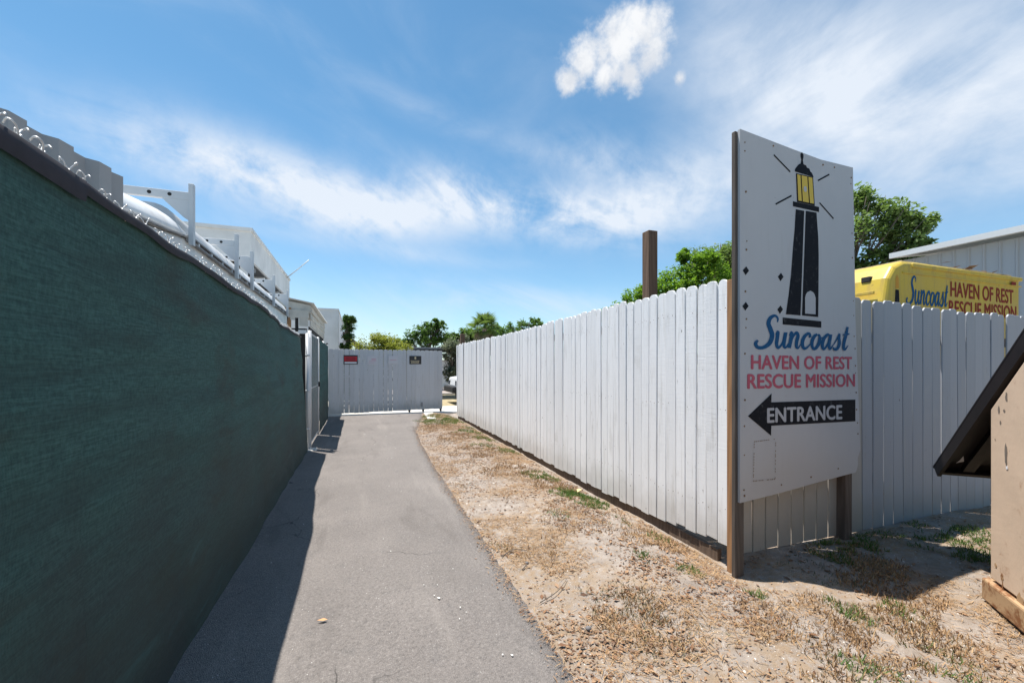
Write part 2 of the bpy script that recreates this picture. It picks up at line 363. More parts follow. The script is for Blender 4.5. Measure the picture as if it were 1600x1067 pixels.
def island(name, stops, rough=.8, trans=None):
    m = Mat(name, (.3, .2, .1), rough, 0, .25); m.color(m.ramp(m.isl(), stops))
    if trans: m.translucent(trans[0], trans[1])
    return m
M_litter = island('dry_leaves', [(0, (.08, .042, .025)), (.2, (.17, .085, .045)), (.45, (.25, .14, .075)), (.7, (.36, .225, .13)), (.85, (.22, .145, .10)), (1, (.10, .068, .05))], .75)
M_straw = island('dry_straw', [(0, (.23, .13, .06)), (.35, (.34, .205, .10)), (.7, (.44, .30, .165)), (.85, (.15, .09, .05)), (1, (.29, .19, .115))], .8)
M_grass = island('green_grass', [(0, (.045, .10, .02)), (.6, (.09, .16, .035)), (1, (.22, .24, .08))], .65, ((.12, .22, .03), .25))
M_weed = island('creeping_weed', [(0, (.05, .085, .03)), (.6, (.10, .12, .05)), (1, (.20, .15, .08))], .7, ((.10, .15, .04), .2))
M_pebble = island('shell_bits', [(0, (.62, .58, .53)), (.6, (.48, .44, .39)), (1, (.25, .22, .2))], .8)
def foliage(name, a, b, c, tr):
    return island(name, [(0, a), (.5, b), (1, c)], .55, (tr, .42))
M_lime = foliage('lime_leaves', (.15, .19, .025), (.24, .27, .05), (.30, .30, .08), (.34, .38, .05))
M_oak = foliage('oak_leaves', (.055, .105, .022), (.085, .15, .035), (.12, .19, .05), (.14, .26, .04))
M_bright = foliage('bright_leaves', (.07, .15, .015), (.12, .23, .025), (.19, .30, .05), (.22, .40, .03))
M_olive = foliage('olive_leaves', (.085, .135, .038), (.125, .185, .055), (.175, .235, .085), (.19, .30, .06))
M_silver = foliage('grey_green_leaves', (.13, .15, .10), (.19, .21, .15), (.27, .28, .21), (.2, .24, .13))
M_ivy = foliage('ivy_leaves', (.035, .075, .018), (.06, .12, .03), (.09, .16, .04), (.09, .17, .03))
M_palm = foliage('palm_leaves', (.06, .10, .03), (.10, .155, .045), (.15, .20, .065), (.14, .22, .04))
M_deadpalm = foliage('dead_palm_leaves', (.22, .19, .13), (.30, .27, .18), (.36, .32, .22), (.2, .17, .1))
M_bark = wood('bark', (.10, .08, .065), (.20, .165, .135), .95)

# ================================================================== ground
def sheet(name, pts, z, mat, depth=0.0, kind='structure'):
    b = MB(); P = [(x, y, z) for x, y in pts]
    if depth: b.prism(P, (0, 0, -depth))
    else: b.add(P, [tuple(range(len(P)))])
    o = b.build(name, mat); o['kind'] = kind; return o
sheet('ground', [(-900, -900), (900, -900), (900, 900), (-900, 900)], -.10, M_ground)

def path_edge(y):
    return float(np.interp(y, [-6, 1.2, 1.7, 2.9, 4.3, 6.2, 8.2, 9.6, 10.8, 12.2, 13.3], [.86, .885, .91, .955, .99, 1.035, 1.12, 1.25, 1.45, 1.74, 1.86]))
def edge_wob(y): return .018 * (fbm(np.asarray(y), 0 * np.asarray(y), 3.0, 3) - .5) * 2
def soil_h(x, y):
    x = np.asarray(x, float); y = np.asarray(y, float)
    h = .045 * (fbm(x, y, .9, 3) - .5) + .028 * (fbm(x + 9, y, 4.0, 3) - .5) + .012 * (fbm(x, y + 5, 16, 2) - .5)
    fx = 2.52 + (y - 2.33) * .0207
    h = h - .055 * np.exp(-((x - fx + .02) / .22) ** 2) * (y > 2.0) + .025 * np.exp(-((x - 1.9) / .45) ** 2)
    pe = np.interp(y, [-6, 4, 8, 10.8, 13.3], [.87, .99, 1.12, 1.45, 1.86])
    k = np.clip((x - pe) / .35, 0, 1); h = h * k + .004 * (1 - k)
    h = h + .05 * np.exp(-(((x - 4.9) / .9) ** 2 + ((y - 2.15) / .35) ** 2))
    return h
def soil():
    xs = np.concatenate([np.arange(.70, 4.6, .03), np.arange(4.6, 10.01, .10)]); ys = np.concatenate([np.arange(-2, 5, .03), np.arange(5, 13.42, .05)])
    X, Y = np.meshgrid(xs, ys, indexing='ij'); Z = soil_h(X, Y); n, k = X.shape
    V = np.stack([X, Y, Z], -1).reshape(-1, 3); i = np.arange(n * k).reshape(n, k)
    F = np.stack([i[:-1, :-1], i[1:, :-1], i[1:, 1:], i[:-1, 1:]], -1).reshape(-1, 4)
    o = link('soil', fastmesh('soil', V, F), M_sand, None, None, True); o['kind'] = 'structure'
soil()
def path():
    ys = np.arange(-6, 13.36, .06); b = MB(); L = []; 
    ed = [path_edge(y) + float(edge_wob(y)) + .006 * math.sin(y * 41) for y in ys]
    xs = np.linspace(0, 1, 15); rows = []
    for y, e in zip(ys, ed):
        row = [(-.95 + (e + .95) * t, y, .014 + .010 * (vnoise(-.95 + (e + .95) * t, y, 1.3) - .5) - (.008 if t > .97 else 0)) for t in xs]
        row.append((e + .012, y, -.05)); rows.append(row)
    b.loft(rows, closed=False, caps=False)
    o = b.build('asphalt_path', M_asphalt, None, True); o['kind'] = 'structure'
path()
# strip of yard soil behind the green fence is the ground; concrete strip and apron at the gate
sheet('gate_apron', [(-.95, 13.36), (4.0, 13.36), (4.0, 15.6), (-.95, 15.6)], .006, M_concrete, .10)
o = MB().prism([(1.80, 11.72, .03), (2.02, 11.62, .03), (2.10, 12.25, .03), (2.22, 13.34, .03), (1.93, 13.34, .03), (1.86, 12.4, .03)], (0, 0, -.12)).build('concrete_pad', M_concrete); bevel(o, .01); o['kind'] = 'structure'
sheet('verge', [(2.7, 15.6), (9, 15.6), (9, 22.6), (2.7, 22.6)], -.02, plainmat('dry_verge', (.40, .33, .20), .95, .25, 5), .06)
sheet('road', [(-30, 23.2), (60, 23.2), (60, 29.5), (-30, 29.5)], -.03, M_road, .06)
o = MB().box((-30, 22.95, -.09), (60, 23.2, .05)).build('kerb', M_concrete); o['kind'] = 'structure'
o = MB().box((-30, 29.5, -.09), (60, 29.75, .06)).build('kerb', M_concrete); o['kind'] = 'structure'

# ================================================================== white picket fences
def picket(b_z, t_z, w, th, style, mat, parent, loc, rz, name='picket'):
    """dog-eared board standing on local z, width along local x, origin at its foot."""
    h = t_z - b_z; e = random.uniform(.020, .029); jx = lambda s: random.uniform(-s, s)
    if style == 'round':
        out = [(-w / 2, 0), (w / 2, jx(.006)), (w / 2 + jx(.002), h - e * 1.5), (w / 2 - e * .35, h - e * .55), (w / 2 - e * 1.1, h - .003), (0, h), (-w / 2 + e * 1.1, h - .003), (-w / 2 + e * .35, h - e * .55), (-w / 2 + jx(.002), h - e * 1.5)]
    else:
        out = [(-w / 2, 0), (w / 2, jx(.006)), (w / 2, h - e), (w / 2 - e, h), (-w / 2 + e, h), (-w / 2, h - e)]
    o = MB().prism([(x, -th / 2, z) for x, z in out], (0, th, 0)).build(name, mat, parent, loc=loc)
    o.rotation_euler = (jx(.006), jx(.003), rz + jx(.03)); bevel(o, .0022, 1); return o

# --- the long side along the path
LA, LB = Vector((2.52, 2.36, 0)), Vector((2.722, 12.12, 0)); LDIR = (LB - LA).normalized(); LLEN = (LB - LA).length
LN = Vector((-LDIR.y, LDIR.x, 0))                                   # towards the path
fence_long = tag(empty('picket_fence', LA), 'long sunlit white picket fence running beside the asphalt path to the gate', 'fence')
edges = [2.36, 2.456, 2.57, 2.677, 2.796, 2.905, 3.037, 3.158, 3.275, 3.388, 3.511, 3.631, 3.756, 3.864, 3.993, 4.117, 4.236, 4.345, 4.46, 4.604]; ys = [y - 2.36 for y in edges]
while ys[-1] < LLEN - .05: ys.append(ys[-1] + random.choice([.138, .14, .125, .115, .14, .10, .146, .152, .12]))
for a, b in zip(ys[:-1], ys[1:]):
    c = (a + b) / 2; gap = random.choice([.005, .007, .008, .010, .012, .006, .004]); p = LDIR * c
    top = 2.055 + .012 * math.sin(c * .9) + random.uniform(-.015, .012); bot = .125 - min(c, 1.2) * .065 + random.uniform(-.02, .012)
    pk = picket(bot, top, (b - a) - gap, .017, 'round', M_picket, fence_long, (p.x, p.y, bot), math.atan2(LDIR.y, LDIR.x))
    pk.location += LN * random.uniform(-.004, .004)
def along(a, b, z0, z1, t0, t1, org, n, d):
    """box along direction d from a to b, offset t0..t1 along n."""
    P = [d * a + n * t0, d * b + n * t0, d * b + n * t1, d * a + n * t1]
    return MB().prism([(q.x, q.y, z0) for q in P], (0, 0, z1 - z0))
for z in (.32, 1.05, 1.78): along(.02, LLEN, z, z + .088, -.0135, -.052, 0, LN, LDIR).build('rail', M_rail, fence_long)
along(.12, LLEN, -.09, .045, -.014, -.052, 0, LN, LDIR).build('kick_board', M_rail, fence_long)
for c, h, w, mt in ((1.05, 2.71, .102, M_brown_post), (9.62, 2.38, .12, M_brown_post), (3.4, 1.95, .09, M_rail), (5.8, 1.95, .09, M_rail), (8.0, 1.95, .09, M_rail)):
    p = LDIR * c - LN * (.055 + w / 2)
    o = MB().box((p.x - w / 2, p.y - w / 2, -.15), (p.x + w / 2, p.y + w / 2, h)).build('post', mt, fence_long); bevel(o, .006)
    if h > 2.2: o['label'] = 'tall brown post rising above the pickets'
o = MB().box((-.028, -.072, -.15), (.055, -.008, 2.03)).build('corner_post', M_fresh, fence_long); bevel(o, .004)

nh = MB()
for a, b in list(zip(ys[:-1], ys[1:]))[:34]:
    for z in (.365, 1.09, 1.83):
        for f in (.25, .74):
            if random.random() < .12: continue
            p = LDIR * (a + (b - a) * f + random.uniform(-.008, .008)) + LN * .0128; z_ = z + random.uniform(-.02, .02); r = random.uniform(.0028, .0045)
            nh.add([tuple(p + LDIR * r * math.cos(t) + Vector((0, 0, z_ + r * math.sin(t)))) for t in np.linspace(0, 2 * math.pi, 7, endpoint=False)], [tuple(range(7))])
o = nh.build('nail_heads', Mat('rusty_nail', (.14, .10, .08), .8), fence_long); o['kind'] = 'stuff'
# --- the short side facing the camera
FY = 2.42
fence_front = tag(empty('picket_fence', (2.62, FY, 0)), 'shaded white picket fence behind the lighthouse sign, in front of the yellow truck', 'fence')
x = 2.665; k = 0
while x < 7.6:
    w = random.choice([.138, .14, .14, .143, .146, .132]); gap = random.choice([.004, .005, .007, .010, .013, .008, .006]) + (.004 if x < 4.2 else 0)
    top = 1.985 + .008 * math.sin(x * 2) - (x - 4) * .012 + random.uniform(-.012, .012); bot = .008 + random.uniform(-.010, .010)
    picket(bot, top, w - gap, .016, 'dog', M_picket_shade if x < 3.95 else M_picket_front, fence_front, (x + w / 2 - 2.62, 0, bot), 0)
    x += w
for z in (.38, 1.62): MB().box((.03, .0105, z), (5.0, .049, z + .088)).build('rail', M_rail, fence_front)
for px in (1.35, 3.3, 4.9):
    bevel(MB().box((px, .05, -.1), (px + .09, .14, 1.9)).build('post', M_rail, fence_front), .004)

# ================================================================== the lighthouse sign
SROT = math.atan2(.11, 1.36)
sign = tag(empty('entrance_sign', (2.46, 2.22, 0), SROT), 'tall white painted wooden entrance sign with lighthouse picture and black arrow', 'sign')
def sign_paint():
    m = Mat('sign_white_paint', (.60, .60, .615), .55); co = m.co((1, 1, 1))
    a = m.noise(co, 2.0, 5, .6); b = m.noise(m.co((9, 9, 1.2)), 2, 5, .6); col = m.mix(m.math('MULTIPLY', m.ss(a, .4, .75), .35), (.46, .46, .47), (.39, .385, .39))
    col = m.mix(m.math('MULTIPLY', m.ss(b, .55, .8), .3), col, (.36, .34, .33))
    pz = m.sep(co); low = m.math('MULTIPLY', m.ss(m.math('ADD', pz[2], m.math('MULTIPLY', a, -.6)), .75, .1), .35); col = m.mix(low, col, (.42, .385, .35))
    ch = m.math('MULTIPLY', m.ss(m.voro(co, 21), .07, .045), m.ss(m.noise(co, 2.2, 3), .53, .60)); col = m.mix(ch, col, (.13, .09, .07))
    m.color(col).bump(b, .2, .003); return m
M_sign = sign_paint()
outl = [(.012, .474), (.45, .492), (.9, .520), (1.398, .545), (1.43, .60), (1.425, .66), (1.462, .725), (1.458, .80), (1.43, 1.25), (1.392, 1.80), (1.372, 2.5), (1.356, 3.038), (1.15, 3.028), (.926, 3.016), (.6, 3.024), (.012, 3.042)]
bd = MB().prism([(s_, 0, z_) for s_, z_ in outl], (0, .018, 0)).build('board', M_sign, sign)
o = MB().box((-.010, .0205, -.15), (.080, .050, 3.035)).build('post', M_grey_post, sign); bevel(o, .005)
o = MB().box((1.290, .0205, -.12), (1.385, .112, 2.7)).build('post', wood('dark_post_wood', (.09, .062, .045), (.2, .15, .12)), sign); bevel(o, .005)

def printed(name, c, rough=.75):
    m = Mat(name, c, rough, 0, .15); n = m.noise(m.co((1, 1, 1)), 26, 5, .65); k = m.noise(m.co((1, 1, 1)), 5, 3, .6)
    m.color(m.mix(m.math('MULTIPLY', m.math('MULTIPLY', m.ss(n, .52, .75), m.ss(k, .4, .6)), .16), c, (.45, .44, .44))); return m
P_black = printed('black_sign_paint', (.009, .010, .014)); P_blue = printed('blue_sign_paint', (.012, .085, .20)); P_red = printed('faded_red_sign_paint', (.46, .10, .14))
P_yel = printed('yellow_sign_paint', (.62, .45, .09)); P_white = printed('white_sign_paint', (.45, .45, .465)); P_dkred = printed('dark_red_paint', (.22, .035, .025))
def flat(name, polys, mat, parent, y=-.0015, step=.00012):
    b = MB()
    for k, P in enumerate(polys): b.add([(p[0], y - k * step, p[1]) for p in P], [tuple(range(len(P)))])
    return b.build(name, mat, parent)
def quadline(a, b, w):
    a, b = Vector(a), Vector(b); n = Vector((-(b - a).y, (b - a).x)).normalized() * w / 2
    return [tuple(a - n), tuple(b - n), tuple(b + n), tuple(a + n)]
TCACHE = {}
def text_mesh(body, bold, name):
    cu = bpy.data.curves.new('lettering', 'FONT'); cu.body = body; cu.resolution_u = 4; cu.space_character = 1.02
    ob = bpy.data.objects.new('lettering', cu); COL.objects.link(ob); bpy.context.view_layer.update()
    me = bpy.data.meshes.new_from_object(ob.evaluated_get(bpy.context.evaluated_depsgraph_get()))
    bpy.data.objects.remove(ob); bpy.data.curves.remove(cu); me.name = name; return me
def lettering(name, body, quad, mat, parent, y=-.0016, bold=.034):
    """fits the text into quad (x0, x1, z0 left, z1 left, z0 right, z1 right); one part per word."""
    me = text_mesh(body, bold, name); n = len(me.vertices); co = np.empty(n * 3, np.float32); me.vertices.foreach_get('co', co); co = co.reshape(-1, 3)[:, :2]
    F = [tuple(p.vertices) for p in me.polygons]; bpy.data.meshes.remove(me)
    lo = co.min(0); ext = np.ptp(co, axis=0); x0, x1, a0, a1, b0, b1 = quad
    iv = sorted((co[list(f), 0].min(), co[list(f), 0].max()) for f in F); cuts = []; end = iv[0][1]
    gaps = []
    for p, q in iv:
        if p > end + 1e-6: gaps.append((p - end, (p + end) / 2))
        end = max(end, q)
    cuts = sorted(c for g, c in sorted(gaps, reverse=True)[:body.count(' ')])
    for w in range(len(cuts) + 1):
        sel = [f for f in F if sum(co[list(f), 0].mean() > c for c in cuts) == w]; b = MB()
        for k, (dx, dz) in enumerate(((0, 0), (bold, 0), (-bold, 0), (0, bold * .6), (0, -bold * .6))):
            ids = sorted({i for f in sel for i in f}); mp = {i: j for j, i in enumerate(ids)}
            V = []
            for i in ids:
                u = (co[i, 0] + dx - lo[0]) / ext[0]; v = (co[i, 1] + dz - lo[1]) / ext[1]
                V.append((x0 + (x1 - x0) * u, y - k * .00025, (a0 + (b0 - a0) * u) * (1 - v) + (a1 + (b1 - a1) * u) * v))
            b.add(V, [tuple(mp[i] for i in f) for f in sel])
        o = b.build(name, mat, parent); o['kind'] = 'stuff'
SCRIPT = {   # brush letters: strokes of (x, y, width); x-height 1
 'S': (1.18, [[(1.12, 1.62, .08), (1.10, 1.86, .13), (.86, 2.02, .15), (.58, 1.85, .22), (.52, 1.50, .27), (.72, 1.15, .30), (.92, .75, .30), (.84, .28, .27), (.50, .0, .20), (.10, -.02, .20), (-.10, .22, .22), (.02, .42, .12)]]),
 'u': (.98, [[(-.02, .80, .06), (.10, 1.0, .20), (.13, .6, .24), (.16, .22, .22), (.30, .0, .17), (.48, .15, .13), (.62, .55, .10)], [(.66, 1.0, .24), (.66, .45, .25), (.72, .10, .20), (.86, .03, .12), (1.0, .30, .06)]]),
 'n': (.95, [[(-.02, .80, .06), (.12, 1.0, .20), (.14, .5, .25), (.12, .0, .24)], [(.16, .35, .10), (.30, .82, .14), (.48, 1.0, .20), (.62, .82, .23), (.60, .4, .24), (.66, .08, .19), (.80, .03, .11), (.94, .28, .06)]]),
 'c': (.74, [[(.62, .74, .18), (.54, .97, .17), (.34, .97, .18), (.13, .70, .23), (.09, .35, .25), (.26, .02, .20), (.50, .06, .13), (.74, .34, .06)]]),
 'o': (.84, [[(.40, .99, .14), (.17, .80, .22), (.08, .42, .25), (.25, .02, .18), (.50, .08, .20), (.66, .48, .25), (.60, .86, .18), (.46, .98, .10)], [(.60, .84, .08), (.74, .76, .08), (.88, .80, .05)]]),
 'a': (.94, [[(.60, .88, .14), (.42, 1.0, .17), (.17, .76, .22), (.09, .36, .25), (.22, .02, .19), (.42, .14, .13), (.58, .55, .10)], [(.66, 1.02, .22), (.64, .45, .25), (.70, .10, .20), (.82, .03, .12), (.96, .28, .06)]]),
 's': (.72, [[(-.02, .18, .05), (.22, .58, .08), (.42, 1.08, .12), (.45, .78, .22), (.56, .42, .24), (.46, .08, .20), (.22, .0, .17), (.06, .14, .10)]]),
 't': (.62, [[(.32, 1.62, .17), (.28, 1.05, .24), (.22, .45, .24), (.28, .06, .20), (.44, .05, .12), (.62, .32, .05)], [(.0, 1.04, .10), (.28, 1.07, .12), (.56, 1.14, .09)]])}
def script_text(name, word, quad, mat, parent, y=-.0016, shear=.20):
    vs, fs, x, lay = [], [], 0.0, 0
    for ch in word:
        adv, strokes = SCRIPT[ch]
        for st in strokes:
            P = catmull(st, 7); n = len(vs); lay += 1
            for i, p in enumerate(P):
                t = P[min(i + 1, len(P) - 1)][:2] - P[max(i - 1, 0)][:2]; t = t / (np.hypot(*t) + 1e-9); w = max(p[2], .03) / 2 * 1.10
                for sg in (1, -1): vs.append((x + p[0] - t[1] * w * sg + (p[1]) * shear, p[1] + t[0] * w * sg, lay * .00022 + i * .00001))
            fs += [(n + 2 * i, n + 2 * i + 1, n + 2 * i + 3, n + 2 * i + 2) for i in range(len(P) - 1)]
        x += adv
    V = np.array(vs); u = (V[:, 0] - V[:, 0].min()) / np.ptp(V[:, 0]); x0, x1, base, xh = quad
    out = np.stack([x0 + (x1 - x0) * u, y - V[:, 2], base + (xh - base) * V[:, 1]], 1)
    me = bpy.data.meshes.new(name); me.from_pydata(out.tolist(), [], fs); return link(name, me, mat, parent)

flat('lighthouse_roof', [[(.603, 2.862), (.606, 2.880), (.623, 2.899), (.652, 2.926), (.672, 2.934), (.681, 2.965), (.672, 2.985), (.670, 3.005), (.689, 3.024), (.708, 3.006), (.706, 2.985), (.700, 2.965), (.708, 2.936), (.738, 2.934), (.751, 2.919), (.778, 2.917), (.790, 2.898), (.811, 2.890), (.832, 2.862)]], P_black, sign)
flat('lantern_frame', [[(.617, 2.852), (.824, 2.861), (.846, 2.644), (.630, 2.640)]], P_black, sign)
flat('lantern_glass', [[(.630, 2.845), (.668, 2.846), (.684, 2.654), (.644, 2.652)], [(.681, 2.847), (.750, 2.850), (.770, 2.656), (.697, 2.654)], [(.763, 2.851), (.812, 2.853), (.832, 2.658), (.783, 2.656)]], P_yel, sign, -.0028)
flat('lantern_light', [[(.724 + .020 * math.cos(a), 2.751 + .022 * math.sin(a)) for a in np.linspace(0, 2 * math.pi, 12, endpoint=False)]], P_white, sign, -.0042)
flat('lighthouse_gallery', [[(.582, 2.600), (.900, 2.605), (.900, 2.644), (.582, 2.637)]], P_black, sign)
flat('lighthouse_tower', [[(.500, 1.795), (.671, 1.795), (.690, 2.12), (.716, 2.587), (.616, 2.583), (.600, 2.42), (.584, 2.306), (.560, 2.10), (.530, 1.93)], [(.689, 1.796), (.889, 1.794), (.893, 2.05), (.895, 2.275), (.889, 2.411), (.867, 2.596), (.735, 2.590), (.712, 2.2)]], P_black, sign)
flat('lighthouse_door', [[(.724, 1.812), (.724, 1.929), (.732, 1.955), (.750, 1.975), (.789, 1.989), (.822, 1.980), (.842, 1.962), (.853, 1.938), (.853, 1.813)]], P_white, sign, -.003)
flat('lighthouse_base', [[(.464, 1.719), (.928, 1.713), (.928, 1.763), (.464, 1.770)]], P_black, sign)
for a, b in (((.365, 2.936), (.551, 2.849)), ((.886, 2.846), (1.032, 2.921)), ((.385, 2.584), (.566, 2.676)), ((.906, 2.678), (1.087, 2.582))): flat('light_ray', [quadline(a, b, .012)], P_black, sign)
for c in ((.070, 2.073), (.442, 2.063), (.066, 1.827), (.436, 1.825)): flat('diamond_patch', [[(c[0] - .032, c[1]), (c[0] - .004, c[1] - .031), (c[0] + .032, c[1] + .004), (c[0] + .003, c[1] + .031)]], P_black, sign)
script_text('blue_script_word', 'Suncoast', (.150, 1.300, 1.548, 1.662), P_blue, sign)
lettering('red_lettering', 'HAVEN OF REST', (.126, 1.335, 1.393, 1.491, 1.392, 1.490), P_red, sign)
lettering('red_lettering', 'RESCUE MISSION', (.088, 1.377, 1.258, 1.358, 1.250, 1.350), P_red, sign)
flat('arrow', [[(.090, 1.067), (.335, .915), (.338, .987), (1.388, .965), (1.388, 1.143), (.338, 1.155), (.340, 1.218)]], P_black, sign)
lettering('arrow_lettering', 'ENTRANCE', (.294, 1.195, 1.011, 1.114, .993, 1.104), P_white, sign, -.0030)
P_rust = printed('rust_mark', (.20, .12, .06))
pl = []
for a, b in (((.150, .885), (.385, .889)), ((.385, .889), (.376, .594)), ((.376, .600), (.142, .612)), ((.142, .612), (.150, .885))):
    a, b = Vector(a), Vector(b); n = int((b - a).length / .020)
    for i in range(n):
        if random.random() < .25: continue
        p = a.lerp(b, (i + random.random() * .5) / n); d = (b - a).normalized() * .005; pl.append(quadline(p - d, p + d, .006))
flat('staple_marks', pl, P_rust, sign, -.0014)
nail = MB().tube([(0, 0, 0), (0, -.0025, 0)], .006, 8).mesh('nail'); nail.materials.append(P_rust.m)
for s_, z_ in [(.06, 2.96), (.06, 2.9), (.07, 2.62), (.08, 2.28), (.075, 2.22), (.065, 1.93), (.075, 1.74), (.07, 1.68), (.06, 1.5), (.06, 1.18), (.055, 1.0), (.055, .8), (.05, .56), (.055, .52), (1.33, 2.95), (1.325, 2.9), (1.34, 2.5), (1.345, 2.3), (1.36, 1.95), (1.365, 1.83), (1.37, 1.66), (1.385, 1.56), (1.39, 1.42), (1.39, 1.36), (1.4, 1.2), (1.405, 1.06), (1.42, .95), (1.425, .86), (.45, .55), (.8, .57), (1.15, .60), (.36, 3.0), (1.1, 2.99), (.95, 2.98)]:
    o = link('nail', nail, None, sign, (s_, -.0002, z_)); o.scale = (random.uniform(.7, 1.3),) * 3

# ================================================================== green screened fence
FX = -.775
def fab_top(y):  return 1.935 + .022 * max(0.0, min(1.0, (6.0 - y) / 3.5)) + .005 * math.sin(y * 5.1) + .003 * math.sin(y * 13) - (.004 if y < 1.62 else 0) + .008 * math.sin(y * 1.3) - .007 * abs(math.sin(y * 4.3 + .4))
def fab_x(y, z):
    lean = -.115 * float(np.clip((y - 3.6) / 2.2, 0, 1)) ** 2 * (z / 1.95)
    t = z / 1.95
    w = .016 * (vnoise(y, z * 6, .9) - .5) + .016 * (vnoise(y * 1.2 + 5, z * 2.2 + y * .4, 2.2) - .5) + .007 * (vnoise(y * .8 + z * .5, z * 9, 2.0) - .5)
    w += .006 * math.sin(y * 6.3 + z * 3) * max(0, t - .55) + .022 * (vnoise(y * 2.2, 3, 1.6) - .5) * max(0, 1 - t * 4)
    post = abs(((y + .1) % 2.45) - 1.225) / 1.225; w += 0.0 * post
    return FX + lean + w
green = tag(empty('screened_fence', (FX, 0, 0)), 'chain link fence covered with dark green privacy mesh on the left of the path', 'fence')
def fabric_panel(y0, y1, name, xo=0.0, par=green, bot=-.012):
    ny = int((y1 - y0) / .035); nz = 44; rows = []
    for i in range(ny + 1):
        y = y0 + (y1 - y0) * i / ny; tp = fab_top(y) - .012; b0 = bot + .022 * (vnoise(y, 9, 3.0) - .5)
        rows.append([(fab_x(y, z) + xo - FX, y, z) for z in (b0 + (tp - b0) * j / nz for j in range(nz + 1))])
    b = MB(); b.loft(rows, closed=False, caps=False); return b.build(name, M_fabric, par, True)
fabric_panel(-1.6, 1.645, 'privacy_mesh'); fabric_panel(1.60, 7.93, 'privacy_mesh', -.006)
def binding(y0, y1, w0, w1, xo):
    rows = []; n = int((y1 - y0) / .03)
    for i in range(n + 1):
        y = y0 + (y1 - y0) * i / n; tp = fab_top(y); w = (w0 + (w1 - w0) * i / n) * (1 + .10 * math.sin(y * 9)); x = fab_x(y, tp) - FX + xo
        rows.append([(x + .006, y, tp - w), (x + .011, y, tp - w * .5), (x + .009, y, tp - .004), (x, y, tp + .003), (x - .010, y, tp - .006)])
    b = MB(); b.loft(rows, closed=False, caps=False); return b.build('binding_tape', M_binding, green, True)
binding(-1.6, 1.64, .075, .060, .003); binding(1.645, 7.92, .038, .026, 0)
MB().tube([(-.035, -1.6, 1.935), (-.035, 1.5, 1.935), (-.035, 3.6, 1.935), (-.05, 4.6, 1.935), (-.11, 5.4, 1.935), (-.15, 6, 1.935), (-.155, 7.9, 1.935)], .020, 10).build('top_rail', M_galv, green, True)
for y in (-.9, 1.55, 4.0, 6.2): MB().tube([(-.045, y, -.1), (-.06 if y < 4.5 else -.15, y, 1.96)], .024, 10).build('post', M_galv, green, True)
# twisted wire ends of the chain link standing above the mesh
def knot(v):
    b = MB(); r = .0019; s = random.uniform(.85, 1.15); h = .031 * s
    b.tube(catmull([(0, -.016, -.03), (.002, .0, 0), (.003, .014, h * .75), (.006, .020, h), (.012, .014, h * 1.08), (.016, .004, h * .82)], 4), r, 6)
    b.tube(catmull([(.004, .018, -.03), (.004, .002, .0), (.004, -.010, h * .7), (.0, -.018, h * .95), (-.008, -.016, h * 1.05), (-.014, -.008, h * .8)], 4), r, 6)
    b.tube(catmull([(.002, -.004, .004), (.007, .003, .010), (-.002, .006, .014), (.0, -.003, .019)], 3), r * .9, 5)
    return b.mesh('wire_knot')
kn = [knot(i) for i in range(5)]
for k in kn: k.materials.append(M_wire.m); k.polygons.foreach_set('use_smooth', np.ones(len(k.polygons), bool))
y = .55
while y < 7.85:
    tp = fab_top(y); big = 1.3 if y < 1.5 else 1.0
    if random.random() > .06:
        o = link('wire_knot', random.choice(kn), None, green, (fab_x(y, tp) - FX - .016, y, tp + .002)); o.scale = (big,) * 3; o.rotation_euler = (0, random.uniform(-.2, .2), random.uniform(-.5, .5))
    y += random.uniform(.085, .11)
# terminal post, clamps
tp_ = MB().tube([(-.015, 8.0, -.05), (-.02, 8.0, 1.99)], .032, 12).build('terminal_post', M_galv, green, True)
for z in (.35, 1.0, 1.6): MB().tube([(-.017, 8.0, z), (-.017, 8.0, z + .03)], .036, 12).build('clamp', M_galv, tp_, True)
MB().box((-.03, 8.05, 0), (.02, 8.08, 1.93)).build('tension_bar', M_wire, green)
bevel(MB().box((-.12, 7.86, -.05), (.13, 8.12, .028)).build('concrete_footing', M_concrete, green), .02)
# walk gate
wg = tag(empty('walk_gate', (FX, 8.25, 0)), 'chain link walk gate with grey frame and green mesh at end of screened fence', 'gate')
M_gmesh = M_fabric
fr = MB()
for a, b in (((0, 0, .10), (0, 0, 2.0)), ((0, 1.42, .10), (0, 1.42, 2.0)), ((0, 0, .10), (0, 1.42, .10)), ((0, 0, 2.0), (0, 1.42, 2.0)), ((0, 0, 1.05), (0, 1.42, 1.05))): fr.tube([a, b], .021, 10)
fr.build('gate_frame', M_galv, wg, True)
M_bluemesh = fabric(); M_bluemesh.m.name = 'grey_green_gate_mesh'
MB().box((.012, .022, .122), (.018, 1.398, 1.978)).build('gate_mesh', M_bluemesh, wg)
ln = MB()
for i in range(-14, 24):
    y0, y1 = i * .06, i * .06 + .93
    for fl in (0, 1):
        a = [(0.022, max(.03, min(1.39, yy)), zz) for yy, zz in (((y0, .12), (y1, 1.05)) if not fl else ((y1, .12), (y0, 1.05)))]
for y in np.arange(.07, 1.38, .075): ln.tube([(.021, y, .12), (.021, y, 1.98)], .0016, 4)
ln.build('gate_wire', M_galv, wg)
MB().tube([(0, -.11, -.05), (0, -.11, 2.05)], .03, 12).build('hinge_post', M_galv, wg, True)
for z in (.4, 1.7): MB().box((-.02, -.09, z), (.02, .0, z + .05)).build('hinge', M_galv, wg)
lt = MB().box((.022, 1.36, 1.02), (.05, 1.47, 1.12)).build('latch', M_black, wg)
